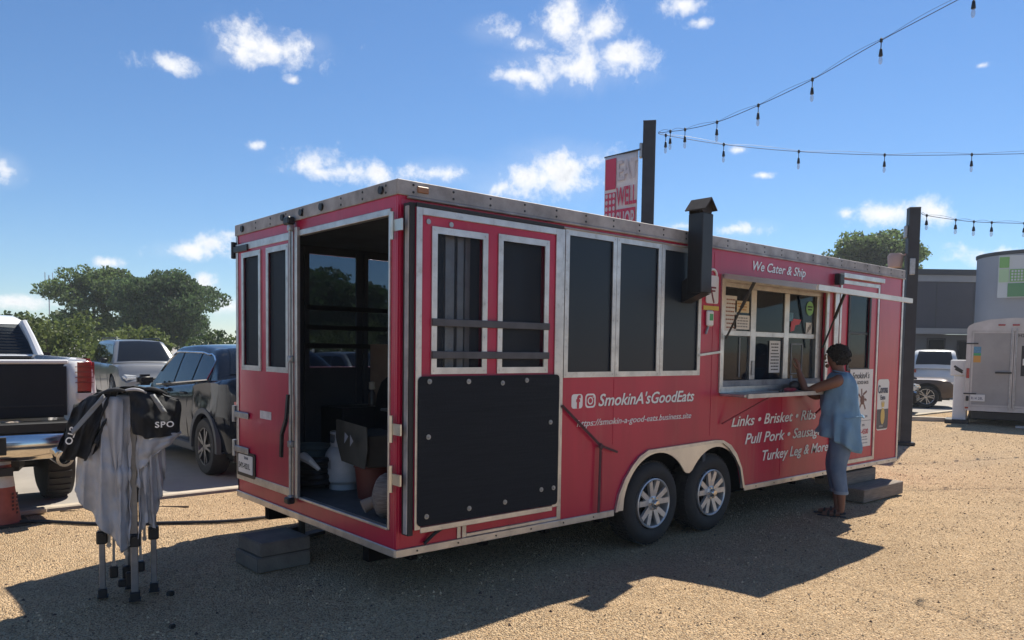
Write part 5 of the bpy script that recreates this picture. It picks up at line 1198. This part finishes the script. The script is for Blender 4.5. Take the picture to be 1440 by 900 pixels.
# dark crossover between canopy and trailer: rear wheel at (0.85, 5.8), nose pointing away from the camera
make_car('parked_car', 'glossy dark blue crossover parked between the grey canopy and the red trailer', (1.76, 7.25, 0), rad(90), DKB, 4.55, 1.88, 1.66, 1.03, 1.02, 'coupe', DRIM, CLAD, False, trim=CHROME, tyre_r=.365, wedge=.20)
make_car('parked_car', 'older silver SUV with roof rails facing the camera before the hedge', (3.95, 20.6, 0), rad(-93), SILV, 4.75, 1.86, 1.76, 1.08, 1.08, 'suv', STEEL, None, True, tyre_r=.38)
make_car('parked_car', 'brown sedan whose front wheel shows left of the silver trailer', (22.95, 7.35, 0), rad(-60), BRN, 4.75, 1.84, 1.46, .92, .90, 'coupe', mat('bright_alloy_rim', (.6, .6, .6), .25, .9), None)
make_car('parked_car', 'dark grey car nose showing behind the post at the trailer end', (19.6, 7.05, 0), rad(-72), mat('dark_grey_car_paint', (.04, .042, .05), .2, .4, coat=.9), 4.6, 1.84, 1.45, .92, .90, 'coupe')
make_car('parked_car', 'white SUV seen from behind in front of the dark grey building', (31.4, 8.6, 0), rad(20), mat('white_car_paint', (.68, .68, .67), .28, 0, .05, 2, coat=.6), 4.9, 1.95, 1.86, 1.12, 1.1, 'suv', STEEL, None)
make_car('parked_car', 'black hatchback behind the brown sedan, only its roof in view', (28.9, 9.9, 0), rad(20), mat('black_car_paint', (.012, .012, .014), .2, .2, coat=.9), 4.4, 1.8, 1.52, .98, .95, 'suv')
make_car('parked_car', 'silver sedan seen through the windows of the red trailer', (8.6, 16.0, 0), rad(-85), SILV, 4.7, 1.84, 1.5, .95, .93, 'coupe', STEEL, None)
make_car('parked_car', 'dark sedan parked behind the red trailer beside the silver one', (12.3, 16.5, 0), rad(-88), DKB, 4.7, 1.84, 1.48, .94, .93, 'coupe', STEEL, None)

# ------------------------------------------------------------------ trees and hedges
BARK = mat('grey_brown_bark', (.085, .065, .05), .95, 0, .4, 4, .6, 25, spec=.1)
def leafmat(name, a, c):
    m_ = mat(name, a, .62, 0, 0, .35, col2=c, island=.42, spec=.3)
    b_ = m_.node_tree.nodes['Principled BSDF']
    return m_
def translucent(m_, amount):
    t_ = m_.node_tree; b_ = t_.nodes['Principled BSDF']; src = b_.inputs['Base Color'].links[0].from_socket
    tr = t_.nodes.new('ShaderNodeBsdfTranslucent'); t_.links.new(src, tr.inputs['Color']); mx = t_.nodes.new('ShaderNodeMixShader'); mx.inputs[0].default_value = amount
    t_.links.new(b_.outputs[0], mx.inputs[1]); t_.links.new(tr.outputs[0], mx.inputs[2]); t_.links.new(mx.outputs[0], t_.nodes['Material Output'].inputs[0]); return m_
OAK = translucent(leafmat('oak_leaves', (.13, .185, .06), (.08, .125, .045)), .5)
OAK2 = translucent(leafmat('dark_oak_leaves', (.09, .14, .055), (.055, .095, .04)), .48)
HEDGE = translucent(leafmat('hedge_leaves', (.135, .165, .05), (.085, .12, .035)), .42)
HEDGE2 = translucent(leafmat('deep_green_leaves', (.075, .11, .04), (.045, .075, .03)), .35)
PINKF = mat('pink_blossom', (.48, .20, .22), .7, 0, .2, 3)
def leaves(name, pts, size, m_, parent, droop=0.0, flat=.0):
    n = len(pts); s = size*rng.uniform(.55, 1.25, n)
    d = rng.normal(size=(n, 3)); d[:, 2] -= droop*1.5; d /= np.linalg.norm(d, axis=1)[:, None]
    e = np.cross(d, rng.normal(size=(n, 3))); e /= np.linalg.norm(e, axis=1)[:, None]
    a = d*s[:, None]; c = e*s[:, None]*.42
    V = np.stack((pts-a*.6, pts+c, pts+a*.7, pts-c), 1).reshape(-1, 3)
    F = np.arange(4*n).reshape(n, 4)
    me = bpy.data.meshes.new(name); me.from_pydata(V.tolist(), [], F.tolist()); me.materials.append(m_)
    return add(name, me, parent)
def blob_points(clumps, per, shell=.55):
    out = []
    for (c, r_) in clumps:
        n = max(4, int(per*(r_[0]*r_[1]*r_[2])**(2/3)))
        d = rng.normal(size=(n, 3)); d /= np.linalg.norm(d, axis=1)[:, None]
        rr = shell+(1-shell)*rng.random(n)**.6; k = 1+.22*np.sin(5*d[:, 0]+3*c[0])*np.sin(4*d[:, 2]+c[1])
        out.append(np.array(c)+d*np.array(r_)*(rr*k)[:, None])
    return np.concatenate(out)
def tree(label, x, y, h, w, trunk_h, nc, per, leaf, m_, droop=0, group='trees beyond the lot', cat='tree', asym=0, dense=1.0):
    r = thing('oak_tree', label, cat, (x, y, 0), 0, group)
    b = MB(); tr_ = .028*h
    b.tube([(0, 0, -.1), (.05*tr_, 0, trunk_h*.5), (.1, .05, trunk_h), (.15, .1, h*.62)], [tr_*1.35, tr_, tr_*.85, tr_*.35], 9)
    b.build('trunk', BARK, r, True)
    clumps = []
    for k in range(nc):
        a = rng.uniform(0, 2*math.pi); q = math.sqrt(rng.uniform(.02, 1)); zz = rng.uniform(0, 1)
        env = math.sin(math.pi*(.12+.76*zz))**.7
        cx_, cy_ = w*.5*.80*q*env*math.cos(a)+asym*w*.1*(1-zz), w*.5*.80*q*env*math.sin(a); cz = trunk_h*.85+(h-trunk_h*.85)*(.12+.78*zz)
        s_ = w*rng.uniform(.085, .15)*dense; clumps.append(((cx_, cy_, cz), (s_*1.2, s_*1.2, s_*.72)))
    for k in range(min(11, nc)):
        c = Vector(clumps[k][0]); b = MB(); st_ = Vector((.1, .05, trunk_h*rng.uniform(.75, 1.1))); md_ = st_.lerp(c, .5)+Vector((0, 0, -.05*h*rng.random()))
        b.tube([st_, md_, c], [tr_*.5, tr_*.3, tr_*.12], 6); b.build('limb', BARK, r, True)
    pts = blob_points(clumps, per)
    leaves('crown', pts, leaf, m_, r, droop); return r
tree('tall open-crowned oak with sky showing through, left of the darker oak', 12.4, 64.5, 8.0, 8.2, 2.0, 60, 430, .19, OAK, 0, dense=.92)
tree('broad dark live oak with drooping branches and short trunk', 16.0, 57.5, 6.9, 9.0, 1.5, 84, 560, .18, OAK2, .9, dense=1.0)
tree('leafy green tree rising behind the grey building at right', 58.5, 22.8, 11.6, 9.8, 3.0, 64, 420, .23, OAK, 0)
for (x, y, h, w, lab) in ((24.5, 50, 7.5, 9, 'round green tree behind the trailer seen through its windows'), (33, 44, 8.0, 9.5, 'tall green tree behind the trailer seen through its right window'), (20.5, 38, 5.5, 7, 'small dark tree in front of the others behind the trailer')):
    tree(lab, x, y, h, w, 1.8, 44, 240, .30, OAK2, .2)
def shrub(label, x, y, h, w, d, m_, flowers=0, per=300, leaf=.15, nm='hedge_shrub', cat='shrub'):
    r = thing(nm, label, cat, (x, y, 0), 0, 'oleander hedge along the far side of the lot'); clumps = []
    for k in range(int(26*w*d*h/30)+12):
        a = rng.uniform(0, 2*math.pi); q = math.sqrt(rng.random()); zz = rng.uniform(.06, .92)
        sc = (1-.35*zz**2); s_ = rng.uniform(.32, .62)*min(1, h/2.6); clumps.append(((w*.5*.9*q*sc*math.cos(a), d*.5*.9*q*sc*math.sin(a), h*zz), (s_, s_, s_*.9)))
    b = MB()
    for k in range(5): c = clumps[k][0]; b.tube([(c[0]*.15, c[1]*.15, 0), (c[0]*.5, c[1]*.5, c[2]*.5), c], [.05, .035, .015], 5)
    b.build('stems', BARK, r, True)
    pts = blob_points(clumps, per, .35); leaves('foliage', pts, leaf, m_, r)
    if flowers:
        up_ = pts[pts[:, 2] > h*.55]; sel = up_[rng.integers(0, len(up_), flowers)]+rng.normal(0, .06, (flowers, 3)); leaves('blossom', sel, .09, PINKF, r)
    return r
desc = ['tall oleander with pink blossom at the left end of the hedge', 'oleander with pink blossom above the pickup truck roof', 'yellow-green shrub just right of the pickup truck', 'rounded yellow-green shrub left of the silver SUV', 'dark shrub right behind the silver SUV', 'bright shrub under the oak trunk', 'oleander with pink blossom right of the oak trunk', 'oleander with pink blossom beside the trailer corner', 'shrub at the hedge end hidden partly by the trailer']
hx = [(-3.8, 31.5, 3.6, 4.4, 40), (.3, 32, 3.75, 4.6, 40), (3.6, 30.5, 2.75, 4.2, 0), (6.6, 31.5, 2.5, 4.2, 0), (9.4, 30, 2.2, 4.0, 0), (12.0, 31.5, 2.1, 4, 15), (14.8, 32, 2.5, 4.4, 40), (17.9, 32.5, 2.9, 4.4, 40), (21.5, 33, 2.8, 4.6, 20)]
for i, (x, y, h, w, fl) in enumerate(hx): shrub(desc[i], x, y, h, w, 3.2, (HEDGE2 if i in (4,) else HEDGE), fl)
for i, (x, y) in enumerate(((-14, 40), (-8, 41), (-1, 43), (5, 44), (28, 42), (39, 38))):
    shrub(['dark thicket far left behind the hedge', 'thicket behind the left end of the hedge', 'thicket behind the middle of the hedge', 'thicket below the open-crowned oak', 'thicket behind the trailer', 'thicket far right behind the trailer'][i], x, y, 4.0 if i < 3 else 3.2, 8, 4, HEDGE2, 0, 150, .24, 'thicket', 'thicket')
# low house and fence beyond the trailer windows
hs = thing('low_house', 'long low tan house seen through the trailer windows', 'house', (27, 30, 0), rad(-52))
b = MB(); b.b2((-9, 0, 0), (9, 7, 2.3)); b.build('wall', mat('tan_stucco', (.34, .29, .24), .9, 0, .15, 1), hs)
b = MB(); b.plate([[(-.6, 2.3), (3.5, 3.6), (7.6, 2.3)]], lambda u, v, w: Vector((-9.5+w, u, v)), 19); b.build('roof', mat('grey_roof_shingle', (.16, .15, .15), .9, 0, .3, 4), hs)
for x in (-6.5, -2.5, 2, 6):
    b = MB(); b.b2((x, -.03, .9), (x+1.2, -.003, 2.0)); f = b.build('window', WHITE, hs); b = MB(); b.b2((x+.06, -.035, .96), (x+1.14, -.031, 1.94)); b.build('pane', CARGLASS, f)

# ------------------------------------------------------------------ dark building, round tower, cargo trailer at right
dx = Vector((37.3, 11.95, 0)); du = Vector((2.3, -2.0, 0)).normalized()
bl = thing('grey_building', 'dark grey flat-roofed building with pale bands behind the trailer', 'building', (37.3, 11.95, 0), math.atan2(du.y, du.x))
DG = mat('dark_blue_grey_wall', (.075, .080, .105), .85, 0, .12, .6, .1, 12); LG = mat('light_grey_band', (.34, .35, .37), .8, 0, .1, 1); GW = mat('mid_grey_wall', (.15, .155, .17), .85, 0, .15, .8)
def bb(name, a, c, m_, par=None): b = MB(); b.b2(a, c); return b.build(name, m_, par or bl)
bb('upper_wall', (-14, 0, 2.98), (8, 12, 5.25), DG); bb('lower_wall', (-14, .25, 0), (8, 12, 2.68), GW); bb('awning_band', (-14.05, -.30, 2.69), (8.05, .24, 2.97), LG)
bb('roof_band', (-14.03, -.06, 5.26), (8.03, 12.05, 5.58), LG); bb('parapet', (-14.1, -.14, 5.59), (8.1, 12.1, 5.86), mat('dark_parapet', (.05, .055, .065), .7), None)
for x in (-3.2, .9, 5.0):
    f = bb('doorway', (x, .18, .02), (x+.9, .248, 2.5), mat('dark_frame', (.03, .032, .04), .5)); bb('glass_door', (x+.08, .170, .1), (x+.82, .178, 2.4), CARGLASS, f)
for x in (-8.5, 2.4):
    f = bb('shop_window', (x, .20, .6), (x+2.2, .247, 2.4), mat('dark_frame', (.03, .032, .04), .5)); bb('pane', (x+.06, .19, .66), (x+2.14, .198, 2.34), CARGLASS, f)
for x in np.arange(-13.5, 8, 1.83):
    b = MB(); b.b2((x, -.012, 3.0), (x+.03, -.002, 5.24)); b.build('panel_joint', mat('dark_parapet', (.05, .055, .065), .7), bl)
sl = thing('round_tower', 'round pale grey tower with a green sign panel at the right edge', 'tower', (37.0, 6.6, 0))
TWR = mat('pale_grey_render', (.36, .37, .40), .85, 0, .08, .7, .1, 15)
b = MB(); b.lathe([(2.35, 0), (2.35, 5.95), (2.30, 5.95)], n=64); b.build('tower_wall', TWR, sl, True)
b = MB(); b.lathe([(2.38, 5.96), (2.40, 6.02), (2.40, 6.10), (2.2, 6.12), (0, 6.12)], n=64); b.build('tower_cap', mat('dark_parapet', (.05, .055, .065), .7), sl, True)
sv = Vector((-2.6-37.0, -4.1-6.6, 0)).normalized(); su = Vector((-sv.y, sv.x, 0))   # outward towards the yard, and to its right seen from there
def sp(u, v, w): return Vector((0, 0, 0))+sv*(2.40+w)+su*(-u)+Vector((0, 0, v))
SIGNG = [mat('green_sign_print', (.18, .40, .12), .5), mat('pale_green_sign_print', (.38, .55, .34), .5), mat('grey_sign_print', (.52, .56, .58), .5), mat('deep_green_sign_print', (.10, .26, .12), .5)]
sgp = None
def spanel(name, u0, v0, u1, v1, m_, w=.02, par=None):
    b = MB(); b.plate([rect(u0, v0, u1, v1)], lambda u, v, ww: sv*(2.44+w+ww)+su*u+Vector((0, 0, v)), .02); return b.build(name, m_, par or sl)
U0 = -1.42
sg = spanel('sign_panel', U0, 4.10, U0+2.2, 5.86, SIGNG[2], 0)
spanel('sign_print', U0+.03, 5.35, U0+.38, 5.80, SIGNG[0], .025, sg); spanel('sign_print', U0+.03, 4.75, U0+.38, 5.30, SIGNG[1], .025, sg)
spanel('sign_print', U0+.36, 4.14, U0+1.02, 4.70, SIGNG[3], .026, sg); spanel('sign_print', U0+.42, 4.76, U0+1.02, 5.28, SIGNG[0], .025, sg)
for i in range(5):
    for j in range(4): spanel('sign_square', U0+.47+.11*i, 4.80+.12*j, U0+.54+.11*i, 4.88+.12*j, SIGNG[2], .046, sg)
for k in range(9):
    b = MB(); a = random.uniform(-.5, .5); x, y = random.uniform(-1.2, .2), random.uniform(-1.6, -.4); b.tube([(x, y, 6.1), (x+.1*a, y, 6.4), (x+.4*a, y, 6.75)], [.03, .022, .012], 5); b.build('dry_grass_blade', mat('dry_grass', (.22, .17, .10), .9), sl)
# enclosed cargo trailer
ct = thing('cargo_trailer', 'plain silver enclosed cargo trailer with double rear doors at the right edge', 'trailer', (17.6, 2.75, 0), rad(-73))
SALU = mat('dull_silver_sheet', (.36, .355, .35), .5, .55, .25, .9, .05, 6); SFR = mat('pale_aluminium_frame', (.52, .51, .50), .45, .6, .2, 4)
def cc(name, a, c, m_, bev=0, par=None): b = MB(); b.b2(a, c, bev); return b.build(name, m_, par or ct)
WC = 1.9
b = MB(); P = []
prof = [(0, .35), (0, 2.30), (.03, 2.36), (.12, 2.42), (.45, 2.51), (.95, 2.545), (1.45, 2.51), (1.78, 2.42), (1.87, 2.36), (1.9, 2.30), (1.9, .35)]
b.plate([prof], lambda u, v, w: Vector((u, .06+w, v)), 4.6); b.build('trailer_body', SALU, ct)
b = MB(); inn = [(.10, .45), (.10, 2.24), (1.80, 2.24), (1.80, .45)]; b.plate([prof, inn], lambda u, v, w: Vector((u, .0+w, v)), .058); b.build('rear_frame', SFR, ct)
for k, x in enumerate((.105, .955)):
    d = cc('rear_door', (x, .01, .455), (x+.84, .04, 2.235), SALU, .004)
    for a, c in (((x+.002, .0, .456), (x+.042, .0095, 2.234)), ((x+.798, .0, .456), (x+.838, .0095, 2.234)), ((x+.043, .0, .456), (x+.797, .0095, .50)), ((x+.043, .0, 2.19), (x+.797, .0095, 2.234))): cc('door_edge', a, c, SFR, 0, d)
    cc('cam_bar', (.955-.07 if k == 0 else .955+.03, -.03, .40), (.955-.045 if k == 0 else .955+.055, -.005, 2.30), STEEL, .006)
cc('door_hasp', (.60, -.05, 1.25), (.93, -.02, 1.29), BLKM, .005); cc('hinge', (-.02, -.02, 1.93), (.24, -.003, 1.96), BLKM); cc('hinge', (-.02, -.02, .74), (.24, -.003, .77), BLKM)
cc('blue_sticker', (.15, .004, 1.72), (.30, .0088, 1.87), mat('blue_sticker_print', (.12, .32, .50), .5)); cc('green_sticker', (.15, .004, 1.66), (.30, .0088, 1.715), mat('green_print', (.06, .35, .14), .5)); cc('orange_sticker', (.15, .004, 1.50), (.30, .0088, 1.655), mat('orange_sticker_print', (.55, .28, .06), .5))
cc('dark_sticker', (1.10, .002, 1.20), (1.45, .0088, 1.90), INK); cc('white_patch', (1.13, -.001, 1.45), (1.42, .0015, 1.60), BOARD); cc('white_patch', (1.16, -.001, 1.68), (1.40, .0015, 1.82), BOARD)
for x in (.62, .90, 1.18): cc('marker_lamp', (x, -.02, 2.36), (x+.14, -.002, 2.40), LENS_R, .004)
cc('tail_light', (.02, -.02, 1.12), (.085, -.002, 1.36), LENS_R, .01); cc('tail_light', (.02, -.02, .40), (.09, -.002, .44), LENS_R, .004)
pl2 = cc('licence_plate', (.12, -.012, .58), (.42, .004, .74), BOARD, .004); cc('round_lamp', (.03, -.03, .58), (.09, -.005, .70), BLKM, .02); text('plate_text', 'R14 28L', .09, Vector((.14, -.013, .62)), Matrix(((1, 0, 0), (0, 0, -1), (0, 1, 0))), NAVY, pl2, 0, .8)
text('trailer_number', 'H2', .1, Vector((1.02, -.002, 2.10)), Matrix(((1, 0, 0), (0, 0, -1), (0, 1, 0))), INK, ct, 0, 1)
cc('undercarriage', (.15, .1, .15), (1.75, 4.4, .34), BLACK, .02)
for s in (.06, 1.62):
    for y in (2.0, 2.9):
        w = MB(); w.lathe([(.2, 0), (.31, .0), (.335, .04), (.335, .18), (.3, .2), (.2, .2)], (0, 0, 0), 24, 'X', True); o = w.build('wheel', RUBBER, ct, True); o.location = (s, y, .335)
b = MB(); b.bar((1.25, .15, .32), (1.30, -.02, .02), .05, .05); b.bar((1.05, -.05, .03), (1.45, -.05, .03), .2, .05); b.build('support_jack', STEEL, ct)
gb = thing('utility_cabinet', 'white utility cabinet standing left of the silver cargo trailer', 'cabinet', (17.80, 2.86, 0), rad(-73))
b = MB(); b.box((-.05, .3, .62), (.30, .5, 1.1), None, .02); b.build('lower_cabinet', WHITE, gb); b = MB(); b.box((-.10, .28, 1.36), (.36, .52, .38), None, .02); hb = b.build('upper_box', WHITE, gb)
b = MB(); b.bar((-.20, .014, 1.40), (-.02, .014, 1.28), .05, .004, (0, 1, 0)); b.bar((-.18, .014, 1.33), (-.02, .014, 1.24), .04, .004, (0, 1, 0)); b.build('box_print', INK, hb); b = MB(); b.box((-.1, .25, .06), (.5, .7, .10), None, .01); b.build('base_skid', BLACK, gb)
b = MB(); P = catmull([(14.6, 4.58), (16.5, 4.45), (17.6, 4.1), (18.0, 3.6), (18.3, 3.0)], 6)
b.grid([[(p.x+o*.05, p.y+o, z) for o, z in ((-.09, -.05), (-.09, .10), (.09, .11), (.09, -.05))] for p in P]); struct(b.build('kerb', CONC, None, True))
# radio mast far behind the open oak
ms = thing('radio_mast', 'thin radio mast beyond the open-crowned oak', 'mast', (13.9, 90, -3.9)); b = MB(); b.cyl((0, 0, 0), (0, 0, 12.6), .06, n=6); b.build('pole', STEEL, ms)
for x, z in ((-.35, 11.8), (.35, 11.8)):
    b = MB(); b.cyl((x, 0, z), (x, 0, z+1.1), .04, n=5); b.build('antenna', STEEL, ms)
b = MB(); b.cyl((-.45, 0, 11.8), (.45, 0, 11.8), .05, n=5); b.build('cross_arm', STEEL, ms)
# ------------------------------------------------------------------ thin haze volume, added to lift the dark tones and fade far things
HZ = bpy.data.materials.new('added_haze'); HZ.use_nodes = True; t = HZ.node_tree; t.nodes.clear()
o_ = t.nodes.new('ShaderNodeOutputMaterial'); v_ = t.nodes.new('ShaderNodeVolumePrincipled'); v_.inputs['Density'].default_value = 0.0007; v_.inputs['Color'].default_value = (.86, .92, 1, 1); v_.inputs['Anisotropy'].default_value = 0.3
t.links.new(v_.outputs[0], o_.inputs['Volume'])
b = MB(); b.b2((-60, -40, -1.2), (110, 130, 16)); hz = stuff(b.build('haze', HZ)); hz['label'] = 'thin pale haze added over the whole yard to lift dark tones'
